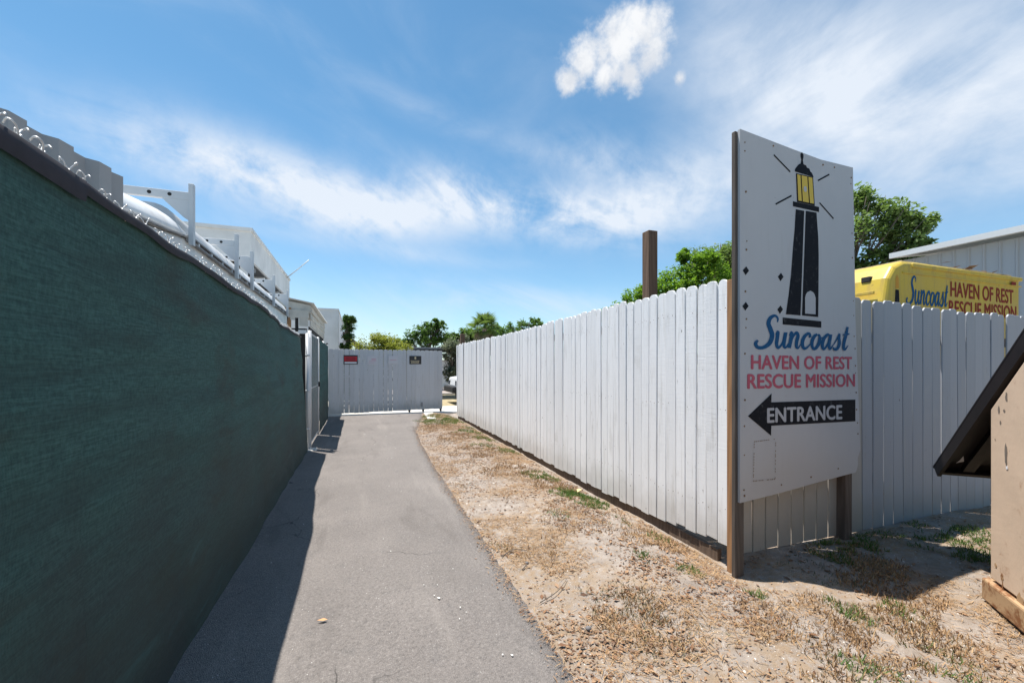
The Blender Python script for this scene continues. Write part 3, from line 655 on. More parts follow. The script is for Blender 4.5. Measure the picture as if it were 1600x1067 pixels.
# last green panel
g2 = tag(empty('mesh_fence', (FX, 9.80, 0)), 'short dark green mesh panel between walk gate and white sliding gate', 'fence')
rows = []
for i in range(60):
    y = 2.88 * i / 59; rows.append([(.012 * (vnoise(y * 2, z * 2, 2) - .5) + .03, y, z) for z in np.linspace(.04, 2.0 + .006 * math.sin(y * 9), 30)])
b = MB(); b.loft(rows, closed=False, caps=False); b.build('privacy_mesh', M_fabric, g2, True)
for y in (0, 1.44, 2.88): MB().tube([(0, y, -.05), (0, y, 2.05)], .024, 10).build('post', M_galv, g2, True)
MB().tube([(0, 0, 1.99), (0, 2.88, 1.99)], .018, 8).build('top_rail', M_black, g2, True)
MB().tube([(0, 2.88, 2.05), (0, 2.88, 2.09)], [.03, .012], 10).build('post_cap', M_black, g2, True)

# ================================================================== white sliding gate
GY = 13.76
gate = tag(empty('sliding_gate', (-.80, GY, 0)), 'white wooden sliding gate across the end of the path', 'gate')
x = 0.0; i = 0
while x < 3.38:
    w = random.choice([.138, .14, .142, .145]); gap = random.choice([.001, .002, .0025, .0035]) + (.008 if i in (3, 12) else 0)
    f = x / 3.4; bot = .035 + .065 * f + random.uniform(-.008, .008); top = 1.975 - .012 * f + random.uniform(-.006, .006)
    picket(bot, top, w - gap, .018, 'round' if i > 3 else 'dog', M_gate_board, gate, (x + w / 2, 0, bot), 0, 'board')
    x += w; i += 1
GW = x
for z in (.30, 1.0, 1.72): MB().box((.0, .012, z), (GW, .05, z + .09)).build('rail', M_rail, gate)
MB().box((1.15, .051, .35), (1.20, .07, 1.72)).build('brace', M_rail, gate)
wl = MB().tube([(-.02, 0, 0), (.02, 0, 0)], .045, 14); wm = wl.mesh('wheel'); wm.materials.append(M_black.m)
for wx in (2.35, 2.78, GW - .05):
    o = link('wheel', wm, None, gate, (wx, .03, .055)); o.rotation_euler = (0, 0, .2)
    MB().box((wx - .03, .012, .06), (wx + .03, .05, .19)).build('wheel_bracket', M_black, gate)
MB().box((2.70, -.028, .18), (2.76, -.0105, .32)).build('drop_bolt', M_greytrim, gate)
def plaque(name, label, cat, x0, x1, z0, z1, base, y=GY - .024):
    o = MB().box((0, 0, 0), (x1 - x0, .006, z1 - z0)).build(name, base); o.location = (x0, y, z0); return tag(o, label, cat)
M_sblack = Mat('sign_black', (.03, .028, .03), .4); M_sred = Mat('sign_red', (.50, .015, .03), .4); M_swhite = Mat('sign_white', (.75, .75, .77), .5); M_pink = Mat('faded_pink_ink', (.60, .38, .44), .6)
M_paper = Mat('faded_paper', (.60, .585, .60), .7); M_tan = Mat('sign_tan', (.62, .52, .33), .5); M_sdk = Mat('sign_dark_red', (.22, .01, .02), .4)
def inset(p, name, x0, x1, z0, z1, mat, y=-.0012): return MB().box((x0, y, z0), (x1, y + .001, z1)).build(name, mat, p)
p = plaque('warning_sign', 'red and black metal sign with white bottom stripe on sliding gate', 'sign', -.385, .015, 1.515, 1.79, M_sblack)
inset(p, 'red_field', .02, .38, .09, .235, M_sred); inset(p, 'white_stripe', .03, .37, .025, .07, M_swhite)
for k, (a, b) in enumerate(((.06, .20), (.22, .34))): inset(p, 'print_line', a, b, .17, .205, M_sdk, -.0024)
inset(p, 'print_line', .07, .33, .115, .15, M_sdk, -.0024)
p = plaque('paper_notice', 'curled white paper notice with faded pink print on gate, next to the red sign', 'paper notice', .29, .58, 1.50, 1.775, M_paper)
inset(p, 'print_line', .04, .20, .06, .075, M_pink); inset(p, 'print_line', .05, .25, .11, .125, M_pink); inset(p, 'print_line', .12, .25, .15, .19, M_pink)
p = plaque('paper_notice', 'white paper notice with one pink line on gate, next to the dark sign', 'paper notice', .905, 1.19, 1.53, 1.785, M_paper)
inset(p, 'print_line', .05, .24, .115, .135, M_pink)
p = plaque('yard_sign', 'dark rectangular sign with pale emblem and lettering at right of sliding gate', 'sign', 1.545, 1.915, 1.525, 1.785, M_sblack)
inset(p, 'emblem', .16, .21, .155, .235, M_tan)
for z, a, b in ((.095, .04, .33), (.06, .06, .31), (.028, .05, .32)):
    q = a
    while q < b - .03:
        w = random.uniform(.018, .034); inset(p, 'print_line', q, q + w, z, z + .020, M_tan); q += w + .010

# ================================================================== left background
# corrugated steel sheet right behind the fence
cs = MB(); A0, B0 = Vector((-1.56, 1.34, 0)), Vector((-1.205, 2.88, 0)); d = (B0 - A0).normalized(); n = Vector((d.y, -d.x, 0)); L = (B0 - A0).length
prof = []; t = 0.0
while t < L - .02:
    for q, o_ in ((0, 0), (.072, 0), (.108, .036), (.180, .036), (.216, 0)):
        if t + q <= L: prof.append((t + q, o_))
    t += .216
prof = [p for i, p in enumerate(prof) if i == 0 or p[0] > prof[i - 1][0] + 1e-4]
prof.append((L, .018))
bot = [d * a + n * o_ + A0 for a, o_ in prof]
cs.loft([[(p.x, p.y, 0) for p in bot], [(p.x, p.y, 2.415 + .015 * (k / len(bot))) for k, p in enumerate(bot)]], closed=False, caps=False)
o = cs.build('corrugated_sheet', metal('corrugated_steel', (.40, .39, .385), .55, .3, .15)); o.modifiers.new('thickness', 'SOLIDIFY').thickness = .003
tag(o, 'grey corrugated metal sheet standing behind the green fence', 'metal sheet')

# white high-roof van with ladder rack
VX = -1.60
van = tag(empty('white_van', (VX, 8, 0)), 'white high-roof van with a steel ladder rack, parked behind the green fence', 'van')
def roofprof(y, w0, ztop, zrail=2.70, rad=.24, wid=1.95, x0=0.0):
    pts = []
    for a in np.linspace(0, math.pi / 2, 9): pts.append((x0 - rad + rad * math.cos(a), y, zrail + (ztop - zrail) * math.sin(a)))
    for a in np.linspace(math.pi / 2, math.pi, 9): pts.append((x0 - wid + rad + rad * math.cos(a), y, zrail + (ztop - zrail) * math.sin(a)))
    return pts
def vshift(pts): return [(x, y - 8, z) for x, y, z in pts]
b = MB(); b.loft([vshift(roofprof(y, 0, 2.985, 2.70, .27)) for y in (5.0, 6.5, 8.0, 9.5, 11.0, 11.6)]); b.build('roof', M_van, van, True)
b = MB(); secs = []
for y, zt, zr, rd, x0 in ((3.55, 2.78, 2.49, .55, 0), (4.0, 2.84, 2.56, .55, .015), (4.3, 2.88, 2.60, .55, .015), (4.6, 2.93, 2.635, .55, .015), (4.85, 2.96, 2.67, .55, .015), (5.0, 2.95, 2.69, .53, .012), (5.08, 2.91, 2.70, .48, .008), (5.13, 2.84, 2.70, .40, 0), (5.17, 2.74, 2.70, .30, -.02)):
    secs.append(vshift(roofprof(y, 0, zt, zr, rd, 1.95 + x0, x0)))
b.loft(secs); b.build('roof_cap', M_van, van, True)
MB().tube([(.018, -4.45, 2.485), (.020, -4.0, 2.555), (.020, -3.7, 2.595), (.020, -3.4, 2.63), (.020, -3.15, 2.665), (.016, -2.95, 2.695)], .014, 8).build('cap_trim', M_greytrim, van)
bevel(MB().prism([(0, -4.39, .45), (0, 3.6, .45), (0, 3.6, 2.698), (0, -2.9, 2.698), (0, -3.4, 2.62), (0, -4.39, 2.48)], (-1.95, 0, 0)).build('body', M_van, van), .03)
bevel(MB().prism([(0, -4.4, .45), (0, -5.9, .45), (0, -6.0, 1.1), (0, -5.5, 1.35), (0, -4.75, 2.3), (0, -4.4, 2.55)], (-1.95, 0, 0)).build('cab', M_van, van), .04)
MB().prism([(-.12, -5.54, 1.40), (-.12, -4.81, 2.28), (-1.83, -4.81, 2.28), (-1.83, -5.54, 1.40)], (0, -.03, .02)).build('windscreen', M_glass, van)
wheel_r = MB().tube([(.02, 0, 0), (-.22, 0, 0)], .36, 20).mesh('wheel'); wheel_r.materials.append(M_black.m)
for wy in (-4.9, 1.9):
    for wx in (0.0, -1.75): link('wheel', wheel_r, None, van, (wx, wy, .36))
dr = MB().box((0.003, -2.93, 2.700), (.050, 3.6, 2.715)).box((.003, -2.93, 2.655), (.050, 3.6, 2.668)).box((.003, -2.93, 2.668), (.012, 3.6, 2.70)).build('drip_rail', M_greytrim, van)
for y in np.arange(-2.7, 3.5, .42): MB().box((.0125, y, 2.669), (.046, y + .035, 2.699)).build('rail_clip', M_galv, van)
def hoop(y):
    h = MB().box((.052, y - .028, 2.60), (.095, y + .028, 3.20)).build('rack_upright', M_galv, van); bevel(h, .004)
    bevel(MB().box((-1.98, y - .02, 3.035), (.0515, y + .02, 3.115)).build('rack_crossbar', M_galv, van), .004)
    MB().prism([(.051, y - .0245, 3.034), (-.16, y - .0245, 3.032), (-.13, y - .0245, 3.00), (.02, y - .0245, 2.86), (.051, y - .0245, 2.84)], (0, .003, 0)).build('gusset', M_galv, van)
    for hx in (-.10, -.26): MB().tube([(hx, y - .0205, 3.076), (hx, y - .0225, 3.076)], .017, 12).build('bolt_hole', M_black, van)
    MB().box((-2.03, y - .028, 2.60), (-1.985, y + .028, 3.20)).build('rack_upright', M_galv, van)
for y in (5.01, 6.67, 7.56, 9.38, 11.1): hoop(y - 8)
MB().tube([(-.06, -2.86, 2.73), (-.09, -2.80, 2.80)], [.045, .03], 10).build('marker_lamp', plainmat('brown_lamp', (.22, .13, .08), .5), van, True)
bevel(MB().box((-.75, -3.4, 2.972), (-.45, -3.2, 3.01)).build('roof_vent', M_greytrim, van), .006)

# building with deep white overhang
hb = tag(empty('canopy_building', (-2.6, 13, 0)), 'white building with deep overhanging roof canopy behind the van', 'building')
bevel(MB().box((-9, -.2, 4.22), (0, 6.5, 5.02)).build('canopy', M_offwhite, hb), .01)
MB().box((-9, -.24, 4.96), (.03, 6.53, 5.05)).build('parapet_cap', M_offwhite, hb)
MB().box((-9, 5.6, -.1), (-.25, 6.45, 4.215)).build('wall', M_offwhite, hb)
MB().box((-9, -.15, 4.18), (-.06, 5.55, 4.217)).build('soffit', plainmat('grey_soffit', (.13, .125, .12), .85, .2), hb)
for y in (.6, 1.9, 3.2, 4.5): MB().box((-8, y, 4.06), (-.08, y + .10, 4.178)).build('beam', M_offwhite if y in (1.9, 4.5) else M_greytrim, hb)
for y in (0, 5.2): bevel(MB().box((-.3, y, -.1), (-.15, y + .15, 4.18)).build('column', M_offwhite, hb), .005)
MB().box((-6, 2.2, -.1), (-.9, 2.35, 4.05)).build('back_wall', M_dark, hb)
MB().tube([(-.25, 5.9, 4.75), (.42, 5.4, 5.22), (.86, 5.1, 5.56)], [.022, .018, .016], 8).build('conduit_pole', M_galv, hb, True)

# timber shed with corrugated roof
sh = tag(empty('shed', (-1.42, 13.1, 0)), 'weathered cream shed with corrugated roof edge behind the walk gate', 'shed')
M_cream = plainmat('cream_siding', (.60, .56, .49), .85, .12, 4)
rf = MB(); rows = []
for k in range(111):
    y = -.12 + 5.6 * k / 110; z = .02 * math.sin(k * math.pi / 2.0 + .6)
    rows.append([(.30, y, 3.19 + z), (-.9, y, 3.42 + z), (-3.2, y, 3.80 + z)])
rf.loft(rows, closed=False, caps=False); o = rf.build('roof', metal('roof_sheet', (.70, .70, .69), .45, .15, .2), sh); o.modifiers.new('thickness', 'SOLIDIFY').thickness = .012
MB().prism([(.20, -.05, 3.14), (-3.1, -.05, 3.72), (-3.1, -.05, 3.50), (.20, -.05, 2.92)], (0, .04, 0)).build('fascia', M_cream, sh)
for k, (z0, z1) in enumerate(((2.96, 3.14), (2.76, 2.945), (2.56, 2.745))): MB().prism([(.20 - .01 * k, 0, z0), (.222 - .01 * k, 0, z0), (.205 - .01 * k, 0, z1), (.195 - .01 * k, 0, z1)], (0, 5.3, 0)).build('siding_board', M_cream, sh)
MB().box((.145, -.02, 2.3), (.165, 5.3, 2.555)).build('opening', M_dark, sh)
MB().box((.10, .0, -.05), (.142, 5.3, 2.3)).build('wall', M_cream, sh)
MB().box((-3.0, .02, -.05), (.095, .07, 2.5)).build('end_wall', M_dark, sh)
for x0, x1, z0, z1, mt in ((-.62, -.28, 2.2, 3.05, M_fresh), (-.62, .16, 2.78, 3.0, M_cream), (-.18, -.10, 2.4, 2.99, M_dark), (-.08, .14, 2.56, 3.0, M_cream), (-.30, -.19, 2.72, 3.0, M_cream), (-.34, .1, 2.35, 2.45, M_offwhite)):
    MB().box((x0, -.09 + random.uniform(-.006, .006), z0), (x1, -.052, z1)).build('gable_board', mt, sh)
MB().tube(catmull([(-.55, -.14, 3.1), (-.42, -.16, 3.0), (-.36, -.15, 2.8), (-.40, -.14, 2.6)], 5), .014, 8).build('cable', M_black, sh, True)

# plain white block with ivy
wb = tag(empty('white_block', (-.85, 22, 0)), 'plain white flat-roofed block behind the sliding gate, ivy on its right corner', 'building')
MB().box((-5, 0, -.1), (0, 7, 4.15)).build('wall', M_offwhite, wb); MB().box((-5.02, -.03, 4.15), (.03, 7, 4.23)).build('parapet', M_offwhite, wb)
hs = tag(empty('gabled_house', (-.4, 29, 0)), 'far house with brown sloping roof, half hidden by ivy', 'house')
MB().box((-4, 0, -.1), (.0, 6, 3.2)).build('wall', M_offwhite, hs)
MB().prism([(.75, -.3, 2.75), (-2.0, -.3, 5.0), (-4.75, -.3, 2.75), (-4.75, -.3, 2.6), (-2.0, -.3, 4.85), (.75, -.3, 2.6)], (0, 6.6, 0)).build('roof', plainmat('brown_shingle', (.17, .13, .11), .9, .2), hs)
cp = tag(empty('carport', (2.4, 19.8, 0)), 'low carport with flat dark roof seen over the sliding gate', 'carport')
MB().box((-.1, 0, 2.28), (3.4, 3.0, 2.36)).build('roof', M_greytrim, cp); MB().box((-.08, -.03, 2.14), (3.38, -.002, 2.28)).build('fascia', M_dark, cp)
for xx in (.0, 3.2):
    for yy in (.1, 2.8): MB().box((xx, yy, -.1), (xx + .1, yy + .1, 2.28)).build('post', M_brown_post, cp)
fw = tag(empty('boundary_wall', (0, 30.2, 0)), 'far plain white boundary wall across the road', 'wall')
MB().box((-8, 0, -.1), (26, .18, 1.9)).build('wall', M_offwhite, fw); MB().box((-8, -.03, 1.9), (26, .21, 1.98)).build('coping', M_concrete, fw)

# ================================================================== parked pickup behind the fence end
M_carpaint = Mat('white_car_paint', (.72, .73, .75), .25, 0, .5)
car = tag(empty('parked_suv', (3.55, 16.1, 0)), 'white parked suv with black bumper, mostly hidden behind the fence end', 'car')
side = [(.10, .45), (.06, .72), (.12, 1.02), (.9, 1.14), (1.25, 1.18), (1.75, 1.70), (2.1, 1.78), (4.0, 1.76), (4.35, 1.2), (4.45, .8), (4.40, .45), (3.95, .42), (3.85, .68), (3.6, .80), (3.35, .68), (3.25, .40), (1.15, .40), (1.05, .68), (.80, .80), (.55, .68), (.45, .42)]
bevel(MB().prism([(x, 0, z) for x, z in side], (0, 1.8, 0)).build('body', M_carpaint, car), .05, 3)
bevel(MB().box((-.12, .02, .44), (.09, 1.78, .68)).build('bumper', M_black, car), .04)
tyre = MB().tube([(0, 0, 0), (0, .22, 0)], .37, 22).mesh('tyre'); tyre.materials.append(M_black.m)
rim = MB().tube([(0, -.006, 0), (0, .02, 0)], .21, 14).mesh('rim'); rim.materials.append(M_galv.m)
for wx in (.8, 3.6):
    for wy, ry in ((-.02, -.022), (1.6, 1.815)):
        w = link('wheel', tyre, None, car, (wx, wy, .37)); r_ = link('rim', rim, None, w, (0, ry - wy, 0))
for y0 in (.12, 1.42): MB().box((.055, y0, .74), (.095, y0 + .26, .90)).build('headlight', M_glass, car)
MB().prism([(1.30, -.006, 1.19), (1.75, -.006, 1.62), (2.4, -.006, 1.66), (2.4, -.006, 1.19)], (0, .02, 0)).build('side_window', M_glass, car)
MB().prism([(2.5, -.006, 1.19), (2.5, -.006, 1.66), (3.9, -.006, 1.64), (4.15, -.006, 1.22)], (0, .02, 0)).build('side_window', M_glass, car)
MB().prism([(1.29, .15, 1.22), (1.72, .15, 1.68), (1.72, 1.65, 1.68), (1.29, 1.65, 1.22)], (-.012, 0, .012)).build('windscreen', M_glass, car)

# ================================================================== yellow truck and metal building on the right
def yellow():
    m = Mat('faded_yellow_paint', (.62, .47, .05), .45); co = m.co((1, 1, 1)); a = m.noise(co, 1.6, 5, .6); b = m.noise(m.co((7, 7, .8)), 1.5, 5, .6)
    col = m.mix(m.ss(a, .4, .7), (.56, .405, .045), (.50, .36, .085)); col = m.mix(m.math('MULTIPLY', m.ss(b, .45, .72), .6), col, (.36, .25, .08))
    ch = m.ss(m.noise(co, 14, 5, .65), .62, .69); col = m.mix(m.math('MULTIPLY', ch, .6), col, (.22, .13, .06))
    m.color(col); return m
M_yellow = yellow(); M_yellowtop = plainmat('rusty_roof', (.42, .34, .20), .85, .35, 5)
tr = tag(empty('delivery_truck', (6.9, 3.82, .05)), 'faded yellow step van with mission lettering behind the white fence', 'truck')
prof = [(.02, .55), (.0, 1.5), (.03, 2.3), (.10, 2.62), (.24, 2.80), (.45, 2.885), (.75, 2.90), (3.56, 2.875), (3.56, .55)]
bevel(MB().prism([(x, 0, z) for x, z in prof], (0, 2.0, 0)).build('body', M_yellow, tr), .07, 4)
bevel(MB().box((.62, -.022, 2.80), (3.58, .04, 2.86)).build('roof_gutter', M_yellow, tr), .012)
bevel(MB().box((.55, .08, 2.885), (3.5, 1.92, 2.92)).build('roof_skin', M_yellowtop, tr), .012)
bevel(MB().box((.40, -.014, 2.705), (3.565, .02, 2.722)).build('side_trim', M_yellow, tr), .004)
bevel(MB().box((-.014, .12, 2.40), (.012, 1.88, 2.445)).build('front_trim', M_yellow, tr), .006)
bevel(MB().box((.08, .22, 2.60), (.24, .34, 2.68)).build('roof_bracket', M_dark, tr), .01)
bevel(MB().box((-.05, .5, 2.47), (.05, .62, 2.54)).build('marker_lamp', Mat('orange_lens', (.65, .12, .02), .3), tr), .012)
MB().box((-.016, .2, 1.45), (.004, 1.8, 2.15)).build('windscreen', M_glass, tr)
MB().box((3.563, .1, .7), (3.58, 1.9, 2.6)).build('rear_door', M_yellow, tr)
MB().box((3.22, -.03, 2.72), (3.34, -.0225, 2.77)).build('rear_marker', P_dkred, tr)
for wx in (.85, 2.75):
    for wy in (-.02, 1.78): link('wheel', tyre, None, tr, (wx, wy, .37)).scale = (1, 1, 1)
MB().box((.3, .15, .35), (3.5, 1.85, .549)).build('chassis', M_dark, tr)
script_text('blue_script_word', 'Suncoast', (.48, 1.50, 2.28, 2.475), P_blue, tr, -.0025)
lettering('red_lettering', 'HAVEN OF REST', (1.57, 3.33, 2.44, 2.665, 2.415, 2.64), P_dkred, tr, -.0025)
lettering('red_lettering', 'RESCUE MISSION', (1.53, 3.42, 2.16, 2.375, 2.15, 2.375), P_dkred, tr, -.0025)
flat('lighthouse_print', [[(.20, 1.75), (.37, 1.75), (.325, 2.46), (.245, 2.46)]], P_black, tr, -.0022)
flat('lighthouse_lantern_print', [[(.245, 2.48), (.325, 2.48), (.32, 2.62), (.285, 2.68), (.25, 2.62)]], printed('orange_print', (.55, .28, .05)), tr, -.0022)
# branches and leaves lying on the truck roof
dbv = []; n = 160
P = np.stack([rng.normal(9.35, .35, n), rng.uniform(3.95, 4.6, n), 2.93 + np.abs(rng.normal(0, .055, n))], 1)
o = scatter('roof_debris', [(-.5, 0, 0), (0, .18, .04), (.5, 0, 0), (0, -.18, .04)], [(0, 1, 2, 3)], P, rotmats(n, .7), rng.uniform(.07, .2, n), M_litter); o['kind'] = 'stuff'

mb = tag(empty('metal_building', (16.5, 8.6, 0)), 'grey ribbed metal warehouse with low roof edge behind the yellow truck', 'building')
M_clad = metal('grey_cladding', (.36, .385, .42), .5, .15, .2)
wl = MB(); rows = []; y = 0.0; prof = []
while y > -24:
    prof += [(0, y), (0, y - .24), (-.035, y - .265), (-.035, y - .295)]; y -= .32
wl.loft([[(a, b, -.1) for a, b in prof], [(a, b, 4.86) for a, b in prof]], closed=False, caps=False); wl.build('wall_cladding', M_clad, mb)
MB().box((.0, -.04, -.1), (14, .0, 4.8)).build('end_wall', M_clad, mb)
MB().prism([(-.42, .15, 4.92), (-.42, .15, 5.08), (7, .15, 6.1), (14.4, .15, 5.08), (14.4, .15, 4.92), (7, .15, 5.94)], (0, -24.4, 0)).build('roof', metal('grey_roof', (.58, .60, .62), .5, .12, .2), mb)
MB().box((-.50, -24.3, 4.90), (-.425, .12, 5.06)).build('gutter', metal('gutter_grey', (.62, .63, .64), .5, .1, .2), mb)

# ================================================================== dumpster
def dpaint():
    m = Mat('tan_dumpster_paint', (.6, .45, .33), .5); co = m.co((1, 1, 1)); a = m.noise(co, 3, 5, .6); r = m.noise(co, 5.5, 7, .68, .6); z = m.sep(co)[2]
    col = m.mix(m.ss(a, .35, .75), (.64, .49, .365), (.56, .43, .32))
    chip = m.ss(m.noise(m.co((1, 1, .55)), 8, 4, .55), .69, .70); col = m.mix(chip, col, (.24, .17, .12))
    rust = m.ss(m.math('ADD', r, m.math('MULTIPLY', m.ss(z, .30, .0), .22)), .60, .72); col = m.mix(m.math('MULTIPLY', rust, .85), col, (.27, .105, .03))
    m.color(col).bump(m.math('ADD', m.math('MULTIPLY', chip, -1.0), m.noise(co, 30, 3)), .25, .004); return m
M_tanp = dpaint()
def drust():
    m = Mat('rusty_tan_paint', (.48, .33, .2), .6); co = m.co((1, 1, 1)); r = m.noise(co, 9, 8, .72, .5)
    m.color(m.mix(m.ss(r, .45, .60), (.40, .265, .15), (.20, .085, .035))); return m
M_drust = drust()
M_lid = plainmat('brown_black_lid', (.013, .010, .010), .45, .2, 9)
dm = tag(empty('dumpster', (3.526, 1.41, 0), R(45)), 'tan steel dumpster with propped black lid, rusty along its base', 'dumpster')
# local x: towards its low front; local -y: along its width; side panel in view is y = 0
bp = [(0, .16), (0, 1.155), (-.42, 1.55), (-1.25, 1.55), (-1.25, .16)]
bx_ = MB().prism([(x, 0, z) for x, z in bp], (0, -1.8, 0)); o = bx_.build('bin_body', M_tanp, dm); bevel(o, .008)
o = MB().prism([(.045, .022, .145), (.045, .022, .015), (-1.28, .022, .015), (-1.28, .022, .145)], (0, -1.85, 0)).build('base_skirt', M_drust, dm); bevel(o, .012)
MB().box((-1.2, .0, .55), (-.75, .06, .80)).build('fork_pocket', M_tanp, dm)
M_peel = plainmat('peeled_grey_patch', (.20, .165, .135), .8, .2, 20)
def blotch(x, z, rx, rz, mt, nm, y=.0012):
    P = [(x + rx * (1 + random.uniform(-.35, .35)) * math.cos(a), y, z + rz * (1 + random.uniform(-.25, .25)) * math.sin(a)) for a in np.linspace(0, 2 * math.pi, 13, endpoint=False)]
    MB().prism(P, (0, .0004, 0)).build(nm, mt, dm)
for x, z, rx, rz in ((-.15, .915, .013, .062), (-.155, 1.24, .009, .030), (-.085, 1.16, .008, .024), (-.135, 1.16, .008, .008), (-.10, 1.09, .006, .011), (-.05, .985, .004, .005)): blotch(x, z, rx, rz, M_peel, 'peeled_patch')
blotch(-.162, .845, .010, .010, M_swhite, 'paint_flake', .0022)
for x, z, rx, rz in ((-.055, .255, .010, .014), (-.115, .215, .012, .02), (-.12, .16, .006, .03), (-.27, .14, .03, .05), (-.33, .30, .02, .03)): blotch(x, z, rx, rz, M_drust, 'rust_spot')
MB().box((-1.1, -.4, .0), (-.9, -.2, .015)).build('foot', M_drust, dm)
# lid: sheet with stiffening ribs on its underside, tilted 45 degrees
ld = Vector((.736, 0, -.677)).normalized(); up = Vector((.677, 0, .736)).normalized(); P0 = Vector((.755, -.012, .645)); wdt = Vector((0, -1.78, 0))
def lidpt(a, w, h): return P0 - ld * a + wdt * w + up * h
def lidslab(a0, a1, w0, w1, h0, h1, mtx=None): return MB().prism([lidpt(a0, w0, h0), lidpt(a1, w0, h0), lidpt(a1, w1, h0), lidpt(a0, w1, h0)], up * (h1 - h0))
lid = lidslab(0, 1.85, 0, 1, .0, .02).build('lid', M_lid, dm); bevel(lid, .006)
for w0 in (0.0, .985): lidslab(.02, 1.8, w0, w0 + .012, -.075, -.001).build('lid_flange', M_lid, lid)
lidslab(0.0, .03, .013, .984, -.045, -.001).build('lid_lip', M_lid, lid)
for w0 in (.08, .17, .28, .42): lidslab(.035, 1.8, w0, w0 + .035, -.035, -.001).build('lid_rib', M_lid, lid)
for w_ in (.45, .95): MB().tube([(-.40, -1.8 * w_, 1.52), (-.55, -1.8 * w_, 1.80)], .015, 8).build('lid_prop', M_drust, dm)
o = MB().add([lidpt(.10, .055, -.003), lidpt(.13, .075, -.003), lidpt(.20, .062, -.003), lidpt(.145, .06, -.003)], [(0, 1, 2, 3)]).build('lit_white_spot', M_swhite, lid)  # white patch painting a lit spot onto the underside of the lid

# ================================================================== trees and bushes
LEAF = [(-.5, 0, 0), (-.05, .26, .07), (.5, 0, -.03), (-.05, -.26, .07)]; LEAFF = [(0, 1, 2), (0, 2, 3)]
def crown(name, clumps, size, per, mat, parent, org, sub=9, sr=.42, flat_=.8):
    P = []
    for cx, cy, cz, r in clumps:
        k = max(3, int(sub)); d = rng.normal(size=(k, 3)); d /= np.linalg.norm(d, axis=1)[:, None]; d[:, 2] *= flat_
        c = np.array([cx, cy, cz]) + d * r * rng.uniform(.35, .85, (k, 1)); m = int(per)
        e = rng.normal(size=(k, m, 3)); e /= np.linalg.norm(e, axis=2)[:, :, None]
        q = c[:, None] + e * (r * sr * rng.uniform(.3, 1.1, (k, m, 1)) * rng.uniform(.6, 1.2, (k, 1, 1)))
        P.append(q.reshape(-1, 3))
    P = np.concatenate(P); n = len(P)
    return scatter(name, LEAF, LEAFF, P - np.array(org), rotmats(n, 1.3), size * rng.uniform(.6, 1.35, n), mat, parent)
def tree(name, label, cat, x, y, clumps, size, per, mat, trunk_r=.12, base=-.1, sub=9, sr=.42, group=None, flat_=.8, stems=1):
    t = tag(empty(name, (x, y, 0)), label, cat, group)
    cl = [(x + a, y + b, c, r) for a, b, c, r in clumps]
    crown('crown', cl, size, per, mat, t, (x, y, 0), sub, sr, flat_)
    b = MB(); zmid = min(c[2] for c in clumps) * .75; fork = max(.3, zmid)
    if stems == 1: b.tube(catmull([(0, 0, base), (.03, -.02, fork * .5), (-.02, .03, fork)], 4), [trunk_r * (1.3 - .5 * i / 8) for i in range(9)], 9)
    for a, bb, c, r in clumps:
        st = (-.02, .03, fork) if stems == 1 else (a * .15, bb * .15, base)
        mid = (st[0] * .5 + a * .45 + rng.uniform(-.1, .1) * r, st[1] * .5 + bb * .45, st[2] + (c - st[2]) * .6)
        pts = catmull([st, mid, (a, bb, c + r * .3)], 4); b.tube(pts, [trunk_r * .6 * (1 - .85 * i / (len(pts) - 1)) for i in range(len(pts))], 6)
        for _ in range(4):
            e = rng.normal(size=3); e /= np.linalg.norm(e); q = np.array([a, bb, c]) + e * r * .8
            b.tube([mid, tuple((np.array(mid) + q) / 2 + rng.normal(size=3) * .05 * r), tuple(q)], [trunk_r * .28, trunk_r * .18, trunk_r * .06], 5)
    b.build('trunk', M_bark, t, True); return t
def clump_ball(n, cx, cy, cz, rx, ry, rz, r0, r1):
    out = []
    for _ in range(n):
        d = rng.normal(size=3); d /= np.linalg.norm(d); k = rng.uniform(.35, 1.0)
        out.append((cx + d[0] * rx * k, cy + d[1] * ry * k, cz + d[2] * rz * k, rng.uniform(r0, r1)))
    return out
G1 = 'trees beyond the sliding gate'
tree('lime_bush', 'sparse yellow-green bush rising behind the middle of the sliding gate', 'bush', .8, 17.8, clump_ball(20, 0, 0, 2.25, .95, .6, .62, .22, .42), .085, 60, M_lime, .03, sub=10, sr=.7, stems=6)
tree('oak_tree', 'round dark green oak left of the palm, beyond the sliding gate', 'tree', 4.4, 28.3, [(-.2, 0, 4.0, .75), (.6, .3, 4.2, .65), (.9, 0, 3.5, .8), (-.9, .2, 3.3, .75), (-1.6, 0, 3.0, .6), (0, 0, 3.0, .9), (1.6, .4, 3.1, .8), (.3, .8, 3.6, .8), (.5, 0, 4.55, .22), (.9, 0, 4.4, .2)], .19, 70, M_oak, .09, group=G1)
tree('oak_tree', 'oak between the round oak and the palm, beyond the sliding gate', 'tree', 7.0, 29.4, clump_ball(12, 0, 0, 3.45, 1.5, 1, .75, .55, .85), .20, 60, M_oak, .09, group=G1)
tree('oak_tree', 'broad oak behind the palm crown', 'tree', 9.0, 29.0, clump_ball(12, 0, 0, 3.5, 2.0, 1, .75, .6, .95), .20, 60, M_oak, .09, group=G1)
tree('oak_tree', 'far oak whose top shows over the pickets right of the palm', 'tree', 14.7, 37.2, [(-1.3, 0, 5.0, .8), (-.3, 0, 5.3, .8), (.6, 0, 5.6, .8), (1.4, 0, 5.75, .6), (0, .5, 4.6, 1.0), (1.2, .5, 4.8, .9)], .22, 60, M_oak, .2, group=G1)
